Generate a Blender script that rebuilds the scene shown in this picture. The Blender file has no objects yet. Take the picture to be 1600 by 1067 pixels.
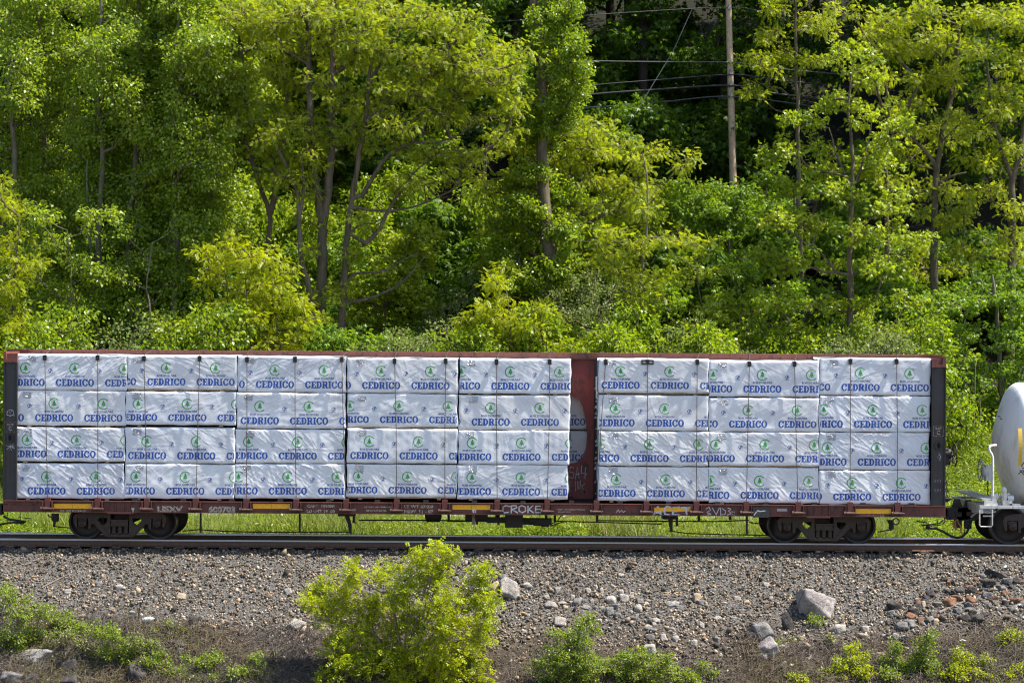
import bpy, bmesh, math, random
import numpy as np
from mathutils import Vector, Matrix, Euler
from mathutils.geometry import tessellate_polygon

C = bpy.context.scene.collection
R = math.radians
# ------------------------------------------------------------------ camera, light
F, D, H, ROLL = 3111.0, 48.08, 4.82, R(0.335)
cam = bpy.data.cameras.new('camera'); co = bpy.data.objects.new('camera', cam); C.objects.link(co)
cam.sensor_width = 36; cam.lens = F * 36 / 1600; cam.clip_start = 0.5; cam.clip_end = 2000
co.location = (0, -D, H)
co.rotation_euler = (Matrix.Rotation(R(90), 3, 'X') @ Matrix.Rotation(ROLL, 3, 'Z')).to_euler()
cam.dof.use_dof = True; cam.dof.focus_distance = D - 0.7; cam.dof.aperture_fstop = 3.5
bpy.context.scene.camera = co

SUN = Vector((0.50, -0.045, 0.86)).normalized()
w = bpy.data.worlds.new('World'); bpy.context.scene.world = w; w.use_nodes = True
nt = w.node_tree; sky = nt.nodes.new('ShaderNodeTexSky'); sky.sky_type = 'NISHITA'; sky.sun_disc = False
sky.sun_elevation = math.asin(SUN.z); sky.sun_rotation = math.atan2(SUN.x, SUN.y)
nt.links.new(sky.outputs[0], nt.nodes['Background'].inputs[0]); nt.nodes['Background'].inputs[1].default_value = 0.115
sl = bpy.data.lights.new('sun', 'SUN'); sl.energy = 5.0; sl.angle = R(0.5); sl.color = (1.0, 0.95, 0.86)
so = bpy.data.objects.new('sun', sl); C.objects.link(so); so.rotation_euler = SUN.to_track_quat('Z', 'Y').to_euler(); so.location = (20, -20, 60)
vs = bpy.context.scene.view_settings; vs.view_transform = 'Standard'; vs.look = 'None'; vs.exposure = 1.25; vs.gamma = 1
bpy.context.scene.cycles.filter_width = 1.15; bpy.context.scene.cycles.max_bounces = 10; bpy.context.scene.cycles.transparent_max_bounces = 8
bpy.context.scene.cycles.caustics_reflective = False; bpy.context.scene.cycles.caustics_refractive = False

# ------------------------------------------------------------------ helpers
ct, st = math.cos(ROLL), math.sin(ROLL)
def P(px, py, Y):
    """point at depth Y that the photograph shows at pixel (px, py)"""
    du, dv = px - 800, py - 533.5
    k = (D + Y) / F
    return Vector(((du * ct + dv * st) * k, Y, H - (-du * st + dv * ct) * k))
def sm(a, b, t):
    t = min(1, max(0, (t - a) / (b - a))); return t * t * (3 - 2 * t)
def bump(x, y, f, s=0.0):
    return (np.sin(x * f + 1.3 + s) * np.sin(y * f * 1.13 + 0.7 + s * 2) + 0.6 * np.sin(x * f * 2.1 + y * f * 1.7 + s * 3)
            + 0.45 * np.sin(x * f * 3.9 - y * f * 4.3 + s) * np.sin(y * f * 2.9 + 2.0)) / 2.05
PROF_Y = [-400, -60, -9.0, -0.72, 2.25, 3.6, 9.0, 15.5, 17.5, 24, 60, 110, 400]
PROF_Z = [-5.2, -5.2, -5.0, -0.245, -0.245, -0.60, -0.55, -0.60, -0.5, 2.1, 22.0, 48, 60]
def gz(x, y):
    x = np.asarray(x, float); y = np.asarray(y, float)
    z = np.interp(y, PROF_Y, PROF_Z)
    lo = np.clip((-y - 2.2) / 1.6, 0, 1) * np.clip((y + 12) / 3, 0, 1)
    z = z + lo * 0.13 * bump(x, y, 1.5) + lo * 0.10 * bump(x, y, 0.5, 2)
    hi = np.clip((y - 17) / 4, 0, 1)
    z = z + hi * 0.45 * bump(x, y, 0.23, 1) + np.clip((y - 3.4) / 1, 0, 1) * 0.05 * bump(x, y, 0.9, 3)
    return z
def G(px, py):
    """the point of the near embankment seen at pixel (px, py)"""
    for Y in np.arange(-9, 1.2, 0.02):
        p = P(px, py, float(Y))
        if p.z <= float(gz(p.x, p.y)): return Vector((p.x, p.y, float(gz(p.x, p.y))))
    return p
RNG = np.random.default_rng(7)
WPOS = {}
def link(o, parent=None, loc=(0, 0, 0)):
    C.objects.link(o); loc = Vector(loc); WPOS[o] = loc
    if parent is not None:
        o.parent = parent; o.location = loc - WPOS[parent]
    else: o.location = loc
    return o
def tag(o, label=None, cat=None, group=None, kind=None):
    for k, v in (('label', label), ('category', cat), ('group', group), ('kind', kind)):
        if v: o[k] = v
    return o
def thing(name, label, cat, loc=(0, 0, 0), group=None):
    return tag(link(bpy.data.objects.new(name, None), None, loc), label, cat, group)
def copy_tree(o, parent=None, delta=None, rz=0, sc=1):
    c = o.copy(); C.objects.link(c)
    if parent: c.parent = parent
    for ch in o.children: copy_tree(ch, c)
    return c
def np_mesh(name, V, Fq, smooth=False, normals=None, midx=None):
    """V (n,3), Fq (m,3|4) int"""
    me = bpy.data.meshes.new(name); V = np.asarray(V, np.float32); Fq = np.asarray(Fq, np.int32)
    me.vertices.add(len(V)); me.vertices.foreach_set('co', V.ravel())
    k = Fq.shape[1]; me.loops.add(Fq.size); me.loops.foreach_set('vertex_index', Fq.ravel())
    me.polygons.add(len(Fq)); me.polygons.foreach_set('loop_start', np.arange(0, Fq.size, k, dtype=np.int32))
    if smooth: me.polygons.foreach_set('use_smooth', np.ones(len(Fq), bool))
    if midx is not None: me.polygons.foreach_set('material_index', np.asarray(midx, np.int32))
    me.update(calc_edges=True); me.validate()
    return me
class MB:
    def __init__(s): s.v = []; s.f = []; s.m = []; s.sm = []
    def add(s, vs, fs, mi=0, smooth=False):
        b = len(s.v); s.v += [Vector(v) for v in vs]
        for f in fs: s.f.append([b + i for i in f]); s.m.append(mi); s.sm.append(smooth)
        return s
    def box(s, x0, x1, y0, y1, z0, z1, mi=0):
        v = [(x, y, z) for x in (x0, x1) for y in (y0, y1) for z in (z0, z1)]
        return s.add(v, [(0, 1, 3, 2), (4, 6, 7, 5), (0, 4, 5, 1), (2, 3, 7, 6), (0, 2, 6, 4), (1, 5, 7, 3)], mi)
    def tube(s, pts, r, n=8, mi=0, cap=True, smooth=True):
        pts = [Vector(p) for p in pts]; rs = r if isinstance(r, (list, tuple)) else [r] * len(pts)
        v = []; f = []; up = None
        for i, p in enumerate(pts):
            t = (pts[min(i + 1, len(pts) - 1)] - pts[max(i - 1, 0)]).normalized()
            if up is None: up = Vector((0, 0, 1)) if abs(t.z) < 0.9 else Vector((1, 0, 0))
            a = t.cross(up).normalized(); b = a.cross(t).normalized(); up = b
            v += [p + rs[i] * (a * math.cos(2 * math.pi * j / n) + b * math.sin(2 * math.pi * j / n)) for j in range(n)]
        for i in range(len(pts) - 1):
            f += [(i * n + j, i * n + (j + 1) % n, (i + 1) * n + (j + 1) % n, (i + 1) * n + j) for j in range(n)]
        s.add(v, f, mi, smooth)
        if cap:
            m = len(pts) - 1
            s.add(v[:n], [tuple(range(n))], mi); s.add(v[m * n:], [tuple(range(n - 1, -1, -1))], mi)
        return s
    def lathe(s, prof, origin, axis='Y', n=32, mi=0, smooth=True):
        """prof: list of (r, h) along axis"""
        o = Vector(origin); v = []; f = []
        for r, h in prof:
            for j in range(n):
                a = 2 * math.pi * j / n; c, q = r * math.cos(a), r * math.sin(a)
                v.append(o + Vector({'Y': (c, h, q), 'X': (h, c, q), 'Z': (c, q, h)}[axis]))
        for i in range(len(prof) - 1):
            f += [(i * n + j, i * n + (j + 1) % n, (i + 1) * n + (j + 1) % n, (i + 1) * n + j) for j in range(n)]
        return s.add(v, f, mi, smooth)
    def prism(s, poly, y0, y1, holes=(), mi=0):
        """poly of (x,z) extruded along Y, with holes"""
        loops = [poly] + list(holes); flat = [p for l in loops for p in l]
        tris = tessellate_polygon([[Vector((x, z, 0)) for x, z in l] for l in loops]); n = len(flat)
        s.add([(x, y0, z) for x, z in flat] + [(x, y1, z) for x, z in flat],
              [tuple(t) for t in tris] + [tuple(n + i for i in t) for t in tris], mi)
        b = 0
        for l in loops:
            m = len(l); v = [(x, y0, z) for x, z in l] + [(x, y1, z) for x, z in l]
            s.add(v, [(j, (j + 1) % m, m + (j + 1) % m, m + j) for j in range(m)], mi)
        return s
    def build(s, name, mats, parent=None, loc=None, fix=True):
        if loc is None:
            if parent is not None: loc = WPOS[parent]
            else: loc = (0, 0, 0)
        loc = Vector(loc); me = bpy.data.meshes.new(name)
        me.from_pydata([v - loc for v in s.v], [], s.f)
        for m in (mats if isinstance(mats, (list, tuple)) else [mats]): me.materials.append(m)
        me.polygons.foreach_set('material_index', s.m); me.polygons.foreach_set('use_smooth', s.sm)
        if fix:
            bm = bmesh.new(); bm.from_mesh(me); bmesh.ops.recalc_face_normals(bm, faces=bm.faces); bm.to_mesh(me); bm.free()
        me.update()
        return link(bpy.data.objects.new(name, me), parent, loc)
def inst(o, name, parent, loc):
    c = bpy.data.objects.new(name, o.data); return link(c, parent, loc)

# ------------------------------------------------------------------ materials
def mat(name, col=(.5, .5, .5), rough=.7, metal=0, spec=.5):
    m = bpy.data.materials.new(name); m.use_nodes = True; b = m.node_tree.nodes['Principled BSDF']
    b.inputs['Base Color'].default_value = (*col, 1); b.inputs['Roughness'].default_value = rough
    b.inputs['Metallic'].default_value = metal; b.inputs['Specular IOR Level'].default_value = spec
    return m
def nd(m, t, **kw):
    n = m.node_tree.nodes.new(t)
    for k, v in kw.items():
        if k in n.inputs: n.inputs[k].default_value = v
        else: setattr(n, k, v)
    return n
def lk(m, a, b): m.node_tree.links.new(a, b)
def ramp(m, fac, stops, interp='LINEAR'):
    r = nd(m, 'ShaderNodeValToRGB'); e = r.color_ramp.elements; r.color_ramp.interpolation = interp
    while len(e) < len(stops): e.new(.5)
    for i, (p, c) in enumerate(stops): e[i].position = p; e[i].color = (*c, 1) if len(c) == 3 else c
    lk(m, fac, r.inputs[0]); return r.outputs[0]
def noise(m, scale, detail=4, rough=.6, stretch=None, src='Object', dist=0):
    tc = nd(m, 'ShaderNodeTexCoord'); n = nd(m, 'ShaderNodeTexNoise'); n.inputs['Scale'].default_value = scale
    n.inputs['Detail'].default_value = detail; n.inputs['Roughness'].default_value = rough; n.inputs['Distortion'].default_value = dist
    if stretch:
        mp = nd(m, 'ShaderNodeMapping'); mp.inputs['Scale'].default_value = stretch; lk(m, tc.outputs[src], mp.inputs[0]); lk(m, mp.outputs[0], n.inputs['Vector'])
    else: lk(m, tc.outputs[src], n.inputs['Vector'])
    return n.outputs['Fac']
def mix(m, fac, a, b, mode='MIX'):
    n = nd(m, 'ShaderNodeMix'); n.data_type = 'RGBA'; n.blend_type = mode
    for sock, val in ((n.inputs[0], fac), (n.inputs[6], a), (n.inputs[7], b)):
        if isinstance(val, bpy.types.NodeSocket): lk(m, val, sock)
        elif isinstance(val, (int, float)): sock.default_value = val
        else: sock.default_value = (*val, 1)
    return n.outputs[2]
def bmp(m, h, strength=.3, dist=.02):
    b = nd(m, 'ShaderNodeBump'); b.inputs['Strength'].default_value = strength; b.inputs['Distance'].default_value = dist
    lk(m, h, b.inputs['Height']); lk(m, b.outputs[0], m.node_tree.nodes['Principled BSDF'].inputs['Normal'])
def bc(m): return m.node_tree.nodes['Principled BSDF'].inputs['Base Color']
def worn(name, a, b, c, rough=.65, sc=3.0, metal=0):
    """painted steel a, faded to b, with rust or grime c"""
    m = mat(name, a, rough, metal)
    x = mix(m, ramp(m, noise(m, sc, 5, .65, (1, 1, 2.2)), [(.35, (0, 0, 0)), (.7, (1, 1, 1))]), a, b)
    y = mix(m, ramp(m, noise(m, sc * 4, 6, .7, (1, 1, .45)), [(.52, (0, 0, 0)), (.66, (1, 1, 1))]), x, c)
    lk(m, y, bc(m)); bmp(m, noise(m, sc * 14, 4), .15, .01)
    return m
def leafmat(name, cols, trans, gloss=.45, spec=.35, tf=.42):
    m = bpy.data.materials.new(name); m.use_nodes = True; n = m.node_tree; b = n.nodes['Principled BSDF']
    g = nd(m, 'ShaderNodeNewGeometry')
    base = ramp(m, g.outputs['Random Per Island'], [(i / (len(cols) - 1), c) for i, c in enumerate(cols)])
    big = noise(m, .7, 3, .6)
    base = mix(m, ramp(m, big, [(.35, (0, 0, 0)), (.65, (1, 1, 1))]), base, mix(m, 1.0, base, (1.22, 1.12, .8), 'MULTIPLY'))
    lk(m, base, bc(m)); b.inputs['Roughness'].default_value = gloss; b.inputs['Specular IOR Level'].default_value = spec
    t = nd(m, 'ShaderNodeBsdfTranslucent'); lk(m, mix(m, 1.0, base, trans, 'MULTIPLY'), t.inputs['Color'])
    s = nd(m, 'ShaderNodeMixShader'); s.inputs[0].default_value = tf
    lk(m, b.outputs[0], s.inputs[1]); lk(m, t.outputs[0], s.inputs[2]); lk(m, s.outputs[0], n.nodes['Material Output'].inputs[0])
    return m
M = {}
M['red'] = worn('oxide_red_paint', (.150, .037, .027), (.085, .027, .020), (.028, .017, .013), .6, 2.0)
M['webred'] = worn('centre_panel_red', (.30, .045, .036), (.22, .036, .030), (.07, .018, .015), .5, 1.1)
M['redbright'] = worn('rubbed_red_paint', (.17, .045, .034), (.10, .030, .024), (.035, .016, .013), .5, 3)
M['chord'] = worn('chord_red_paint', (.190, .058, .038), (.135, .042, .030), (.035, .019, .016), .6, 2.2)
M['black'] = worn('black_grimy_steel', (.012, .011, .011), (.022, .018, .016), (.035, .016, .011), .6, 3)
M['bulk'] = worn('bulkhead_black_paint', (.034, .032, .031), (.044, .042, .040), (.045, .020, .015), .6, 1.2)
M['truck'] = worn('truck_casting_steel', (.046, .028, .020), (.027, .018, .014), (.075, .038, .024), .7, 5)
M['wheel'] = worn('wheel_steel', (.015, .010, .009), (.022, .015, .012), (.038, .022, .015), .6, 4)
M['tread'] = mat('worn_tread_steel', (.30, .28, .27), .35, .9)
M['rail'] = worn('rail_rust', (.125, .066, .044), (.09, .05, .034), (.16, .085, .052), .8, 6)
M['railtop'] = mat('polished_rail_head', (.82, .80, .98), .20, 1.0)
M['gauge'] = mat('polished_gauge_face', (.88, .87, .95), .30, .75)
M['field'] = mat('worn_field_side', (.42, .42, .46), .40, .6)
M['winch'] = worn('winch_rust', (.085, .035, .025), (.05, .024, .019), (.03, .018, .015), .7, 6)
M['yellow'] = worn('yellow_reflective_sheet', (.95, .46, .010), (.86, .40, .010), (.62, .27, .010), .4, 9)
M['stencil'] = mat('faded_stencil_paint', (.44, .36, .29), .8)
lk(M['stencil'], ramp(M['stencil'], noise(M['stencil'], 26, 4, .7), [(.40, (.16, .062, .047)), (.54, (.50, .415, .33))]), bc(M['stencil']))
M['spray'] = mat('sprayed_white_paint', (.42, .40, .39), .8)
lk(M['spray'], ramp(M['spray'], noise(M['spray'], 18, 4, .7), [(.34, (.26, .20, .19)), (.50, (.60, .58, .57))]), bc(M['spray']))
M['wire'] = mat('steel_cable', (.075, .062, .058), .5, .4)
M['plastic'] = mat('black_plastic', (.012, .012, .013), .45)
M['lumber'] = worn('raw_lumber', (.42, .29, .16), (.35, .23, .12), (.20, .13, .07), .8, 8)
M['wood'] = worn('weathered_wood', (.16, .12, .095), (.20, .16, .13), (.07, .05, .04), .9, 4)
M['plate'] = worn('rusty_tie_plate', (.20, .095, .058), (.14, .07, .045), (.24, .12, .07), .85, 9)
M['tie'] = worn('creosoted_tie', (.050, .034, .026), (.034, .024, .020), (.085, .060, .045), .9, 6)
M['tankwhite'] = worn('white_tank_paint', (.88, .86, .81), (.84, .82, .77), (.66, .60, .52), .38, .8)
M['tankgrime'] = worn('white_frame_paint', (.66, .64, .60), (.58, .55, .50), (.38, .33, .28), .55, 3)
M['galv'] = mat('galvanised_steel', (.34, .34, .34), .5, .6)
M['tankyellow'] = mat('yellow_tape', (.62, .40, .03), .5)
M['hose'] = mat('black_rubber', (.014, .014, .014), .6)
M['sling'] = mat('orange_webbing', (.40, .17, .05), .8)

# white plastic wrap
def wrapmat(name, col, rough=.36, wear=False):
    m = mat(name, col, rough, 0, .5)
    n1 = noise(m, 9, 5, .65, (1, 1, 1.0), dist=.8); bmp(m, n1, .16, .02)
    st_ = ramp(m, noise(m, 2.4, 4, .6), [(.3, (.93, .93, .93)), (.7, (1.03, 1.03, 1.03))])
    sp = ramp(m, noise(m, 30, 2, .5), [(.735, (1, 1, 1)), (.76, (.62, .58, .54))])
    oi = nd(m, 'ShaderNodeObjectInfo'); tint = ramp(m, oi.outputs['Random'], [(0, (.88, .88, .90)), (.5, (1.0, 1.0, 1.0)), (1, (.97, .95, .93))])
    c = mix(m, 1.0, mix(m, 1.0, mix(m, 1.0, col, st_, 'MULTIPLY'), sp, 'MULTIPLY'), tint, 'MULTIPLY')
    dust = ramp(m, noise(m, 1.3, 6, .7, (1, 1, .5)), [(.52, (0, 0, 0)), (.75, (.30, .30, .30))]); c = mix(m, dust, c, (.40, .36, .31))
    if wear: c = mix(m, ramp(m, noise(m, 11, 6, .75, (1, 1, 1), dist=1.2), [(.56, (0, 0, 0)), (.70, (.55, .55, .55))]), c, (.55, .56, .60))
    lk(m, c, bc(m))
    return m
M['wrap'] = wrapmat('white_plastic_wrap', (.74, .74, .76))
M['blue'] = wrapmat('blue_print', (.009, .066, .345), .4, True)
M['paleblue'] = wrapmat('pale_blue_print', (.09, .13, .32), .4, True)
M['green'] = wrapmat('green_print', (.020, .330, .035), .4, True)
M['pouch'] = wrapmat('clear_label_pouch', (.58, .59, .63), .12)
lkp = noise(M['pouch'], 26, 4, .75, dist=1.5); bmp(M['pouch'], lkp, 1.0, .05)

# bark, ground
def barkmat(name, a, b, sc=6):
    m = mat(name, a, .9, 0, .2)
    n = noise(m, sc, 5, .7, (1, 1, .22)); lk(m, ramp(m, n, [(.3, b), (.7, a)]), bc(m)); bmp(m, n, .6, .04); return m
M['bark'] = barkmat('brown_grey_bark', (.165, .130, .088), (.055, .042, .029))
M['barkgrey'] = barkmat('pale_grey_bark', (.21, .18, .135), (.08, .068, .05))
M['barkdark'] = barkmat('dark_bark', (.07, .055, .045), (.025, .02, .017))
M['twig'] = barkmat('dry_twig_bark', (.26, .21, .17), (.13, .10, .08))
M['brush'] = leafmat('dry_brush_stem', [(0.037, 0.03, 0.028), (0.076, 0.062, 0.056), (0.133, 0.112, 0.101), (0.202, 0.176, 0.16), (0.052, 0.042, 0.038)], (1, 1, 1), .9, .1, .05)
M['locust'] = leafmat('locust_leaf', [(0.157, 0.22, 0.013), (0.238, 0.302, 0.019), (0.309, 0.349, 0.033), (0.195, 0.279, 0.015)], (1.55, 1.5, .5), .45, .35, 0.5)
M['poplar'] = leafmat('poplar_leaf', [(0.132, 0.212, 0.018), (0.19, 0.278, 0.023), (0.26, 0.344, 0.037), (0.15, 0.236, 0.022)], (1.6, 1.5, .5), .42, .45, 0.5)
M['maple'] = leafmat('broad_leaf', [(0.155, 0.238, 0.015), (0.228, 0.308, 0.02), (0.296, 0.364, 0.036), (0.179, 0.27, 0.015)], (1.6, 1.5, .5), .38, .45, 0.5)
M['midgreen'] = leafmat('mid_green_leaf', [(0.093, 0.175, 0.018), (0.14, 0.245, 0.022), (0.187, 0.294, 0.033)], (1.6, 1.5, .5), .40, .4, 0.5)
M['lime'] = leafmat('lime_leaf', [(0.119, 0.199, 0.011), (0.165, 0.254, 0.016), (0.207, 0.281, 0.023)], (1.6, 1.5, .5), .4, .4, 0.5)
M['greyleaf'] = leafmat('grey_green_leaf', [(0.11, 0.16, 0.055), (0.154, 0.209, 0.072), (0.209, 0.259, 0.105)], (1.3, 1.3, .7), .4, .4, 0.5)
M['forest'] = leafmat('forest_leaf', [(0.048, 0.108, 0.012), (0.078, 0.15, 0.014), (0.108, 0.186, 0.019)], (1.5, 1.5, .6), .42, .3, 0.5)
M['bushyellow'] = leafmat('yellow_green_leaf', [(0.198, 0.269, 0.008), (0.266, 0.331, 0.011), (0.328, 0.363, 0.017), (0.227, 0.306, 0.008)], (1.5, 1.45, .4), .42, .35, 0.5)
M['grass'] = leafmat('grass_blade', [(0.102, 0.155, 0.028), (0.148, 0.202, 0.039), (0.233, 0.258, 0.085), (0.117, 0.172, 0.031)], (1.4, 1.4, .6), .5, .3, .42)
M['weedleaf'] = leafmat('weed_leaf', [(0.111, 0.19, 0.019), (0.159, 0.236, 0.025), (0.214, 0.278, 0.04)], (1.5, 1.4, .5), .42, .35, .46)
M['dry'] = leafmat('dry_stem', [(.16, .125, .095), (.25, .20, .15), (.34, .28, .20), (.12, .09, .07)], (1, 1, 1), .8, .1, .1)

# ------------------------------------------------------------------ lettering tools
def arc(cx, cz, rx, rz, a0, a1, n=14):
    return [(cx + rx * math.cos(R(a0 + (a1 - a0) * i / n)), cz + rz * math.sin(R(a0 + (a1 - a0) * i / n))) for i in range(n + 1)]
SLAB = {
 'E': (.80, [(0,0),(.80,0),(.80,.33),(.69,.33),(.63,.14),(.40,.14),(.40,.44),(.62,.44),(.62,.58),(.40,.58),(.40,.86),(.61,.86),(.67,.69),(.77,.69),(.77,1),(0,1),(0,.87),(.12,.87),(.12,.13),(0,.13)], []),
 'I': (.50, [(0,0),(.50,0),(.50,.13),(.38,.13),(.38,.87),(.50,.87),(.50,1),(0,1),(0,.87),(.12,.87),(.12,.13),(0,.13)], []),
 'D': (.92, [(0,0)] + arc(.44,.5,.47,.5,-90,90) + [(0,1),(0,.87),(.11,.87),(.11,.13),(0,.13)], [arc(.41,.5,.22,.36,-90,90)]),
 'R': (.98, [(0,0),(.5,0),(.5,.13),(.39,.13),(.39,.42),(.48,.42),(.66,0),(.98,0),(.98,.13),(.90,.13),(.78,.46),(.86,.57),(.89,.72),(.85,.87),(.74,.96),(.55,1),(0,1),(0,.87),(.11,.87),(.11,.13),(0,.13)],
       [[(.39,.55),(.39,.87),(.5,.87),(.59,.83),(.61,.71),(.58,.59),(.5,.55)]]),
 'O': (.96, arc(.48,.5,.48,.52,0,348,29), [arc(.48,.5,.21,.38,0,345,23)]),
 'C': (.93, arc(.48,.5,.48,.52,58,302,24) + [(.91,.20),(.91,.34),(.70,.34)] + arc(.49,.5,.21,.37,-55,-305,18) + [(.70,.64),(.90,.62),(.90,1.0),(.81,1.0),(.775,.93)], []),
}
def tess(poly, holes=()):
    loops = [poly] + list(holes); flat = [p for l in loops for p in l]
    return flat, [tuple(t) for t in tessellate_polygon([[Vector((x, z, 0)) for x, z in l] for l in loops])]
def font_tris(text, size, offset=0.0):
    """2-D triangles of a text in Blender's own font, centred on x, baseline 0"""
    cu = bpy.data.curves.new('lettering', 'FONT'); cu.body = text; cu.size = size; cu.align_x = 'CENTER'; cu.offset = offset; cu.resolution_u = 3
    o = bpy.data.objects.new('lettering', cu); C.objects.link(o); bpy.context.view_layer.update()
    me = o.evaluated_get(bpy.context.evaluated_depsgraph_get()).to_mesh()
    v = [(p.co.x, p.co.y) for p in me.vertices]; f = [tuple(p.vertices) for p in me.polygons]
    bpy.data.objects.remove(o); bpy.data.curves.remove(cu)
    return v, f
# one repeat of the printed film: (verts2d, tris, material index)  1 blue, 2 green, 3 pale blue
UNIT = []
x = 0; S = .168; SX = S * .86; word = []
for ch in 'CEDRICO':
    wd, poly, holes = SLAB[ch]
    fl, tr = tess(poly, holes); word.append(([((x + a) * SX, b * S) for a, b in fl], tr)); x += wd + .045
tot = (x - .045) * SX
for fl, tr in word: UNIT.append(([(a - tot / 2, b + .095) for a, b in fl], tr, 1))
v, f = font_tris("BOIS D'OEUVRE", .066, .0022); UNIT.append(([(a, b + .305) for a, b in v], f, 3))
LC = .515
ring = arc(0, LC, .134, .134, 34, 326, 40) + arc(0, LC, .112, .112, 322, 38, 36); fl, tr = tess(ring); UNIT.append((fl, tr, 2))
tree2 = [(0,.088),(.022,.05),(.014,.05),(.040,.008),(.026,.008),(.056,-.045),(.008,-.045),(.008,-.058),(-.008,-.058),(-.008,-.045),(-.056,-.045),(-.026,.008),(-.040,.008),(-.014,.05),(-.022,.05)]
fl, tr = tess([(a, b + LC + .004) for a, b in tree2]); UNIT.append((fl, tr, 2))
fl, tr = tess(arc(0, LC - .073, .008, .008, 0, 315, 7)); UNIT.append((fl, tr, 2))
EX, EZ = .585, .455
fl, tr = tess(arc(EX, EZ, .052, .052, -30, 210, 18) + arc(EX, EZ, .041, .041, 210, -30, 18)); UNIT.append((fl, tr, 3))
fl, tr = tess([(EX + a, EZ + b) for a, b in [(-.03,-.04),(.022,-.04),(.018,-.012),(.034,.006),(.026,.03),(.002,.038),(-.012,.022),(.006,.014),(-.004,-.004),(-.022,-.012)]]); UNIT.append((fl, tr, 3))
fl, tr = tess([(EX - .055, EZ - .064), (EX + .055, EZ - .064), (EX + .055, EZ - .055), (EX - .055, EZ - .055)]); UNIT.append((fl, tr, 3))
ubm = bmesh.new()
for fl, tr, mi in UNIT:
    vv = [ubm.verts.new((a, 0, b)) for a, b in fl]
    for t in tr:
        try: ubm.faces.new([vv[i] for i in t]).material_index = mi
        except ValueError: pass
for k in range(-15, 20):
    bmesh.ops.bisect_plane(ubm, geom=ubm.verts[:] + ubm.edges[:] + ubm.faces[:], dist=1e-5, plane_co=(k * .045, 0, 0), plane_no=(1, 0, 0))
for k in range(1, 15):
    bmesh.ops.bisect_plane(ubm, geom=ubm.verts[:] + ubm.edges[:] + ubm.faces[:], dist=1e-5, plane_co=(0, 0, k * .05), plane_no=(0, 0, 1))
bmesh.ops.triangulate(ubm, faces=ubm.faces); ubm.verts.index_update()
UV_ = np.array([(q.co.x, q.co.z) for q in ubm.verts]); UF = np.array([[q.index for q in fc.verts] for fc in ubm.faces]); UM = np.array([fc.material_index for fc in ubm.faces]); ubm.free()
_a, _b, _c = UV_[UF[:, 0]], UV_[UF[:, 1]], UV_[UF[:, 2]]; _s = (_b[:, 0] - _a[:, 0]) * (_c[:, 1] - _a[:, 1]) - (_b[:, 1] - _a[:, 1]) * (_c[:, 0] - _a[:, 0])
UF[_s < 0] = UF[_s < 0][:, ::-1]
PERIOD = 1.172

# ------------------------------------------------------------------ wrapped lumber bundles
YF = -0.70
def wrinkles(rng, W, Hh, amt, ang, sp=.02):
    nx, nz = int(W / sp) + 1, int(Hh / sp) + 1
    X, Z = np.meshgrid(np.linspace(0, W, nx), np.linspace(0, Hh, nz), indexing='ij')
    h = np.zeros_like(X)
    for _ in range(int(34 + 80 * amt)):
        if rng.random() < .5: px, pz = rng.uniform(0, W), rng.choice([Hh * .98, Hh * .95, .04])
        else: px, pz = rng.uniform(0, W), rng.uniform(0, Hh)
        a = R(ang + rng.normal(0, 16)) if rng.random() < .8 else R(rng.uniform(-80, 80))
        L = rng.uniform(.25, 1.2) * (.6 + .6 * amt); wd = rng.uniform(.008, .024); am = rng.uniform(.0010, .0040) * (.20 + .9 * amt)
        dx, dz = X - px, Z - pz; u = dx * math.cos(a) + dz * math.sin(a); n = -dx * math.sin(a) + dz * math.cos(a)
        n = n + .02 * np.sin(u * rng.uniform(3, 7) + rng.uniform(0, 6))
        t = np.clip(1 - np.abs(u) / L, 0, 1) ** .8
        h += am * t * (np.exp(-(n / wd) ** 2) - .55 * np.exp(-((n + wd * 1.7) / (wd * 1.3)) ** 2))
    for _ in range(9):                                   # broad billows
        k = rng.uniform(1.2, 6); a = R(ang + rng.normal(0, 35)); h += .0035 / (1 + .15 * k) * np.sin(k * (-X * math.sin(a) + Z * math.cos(a)) * 2.2 + rng.uniform(0, 6.3))
    for _ in range(8):
        k = rng.uniform(14, 40); a = R(rng.uniform(0, 180)); h += .0005 * np.sin(k * (X * math.cos(a) + Z * math.sin(a)) + rng.uniform(0, 6.3))
    e = np.minimum(np.minimum(X, W - X), np.minimum(Z, Hh - Z)); h -= .016 * np.exp(-e / .016)
    return nx, nz, h
def bilin(h, x, z, W, Hh):
    nx, nz = h.shape; fx = np.clip(x / W * (nx - 1), 0, nx - 1.001); fz = np.clip(z / Hh * (nz - 1), 0, nz - 1.001)
    i, j = fx.astype(int), fz.astype(int); a, b = fx - i, fz - j
    return h[i, j] * (1 - a) * (1 - b) + h[i + 1, j] * a * (1 - b) + h[i, j + 1] * (1 - a) * b + h[i + 1, j + 1] * a * b
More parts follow.
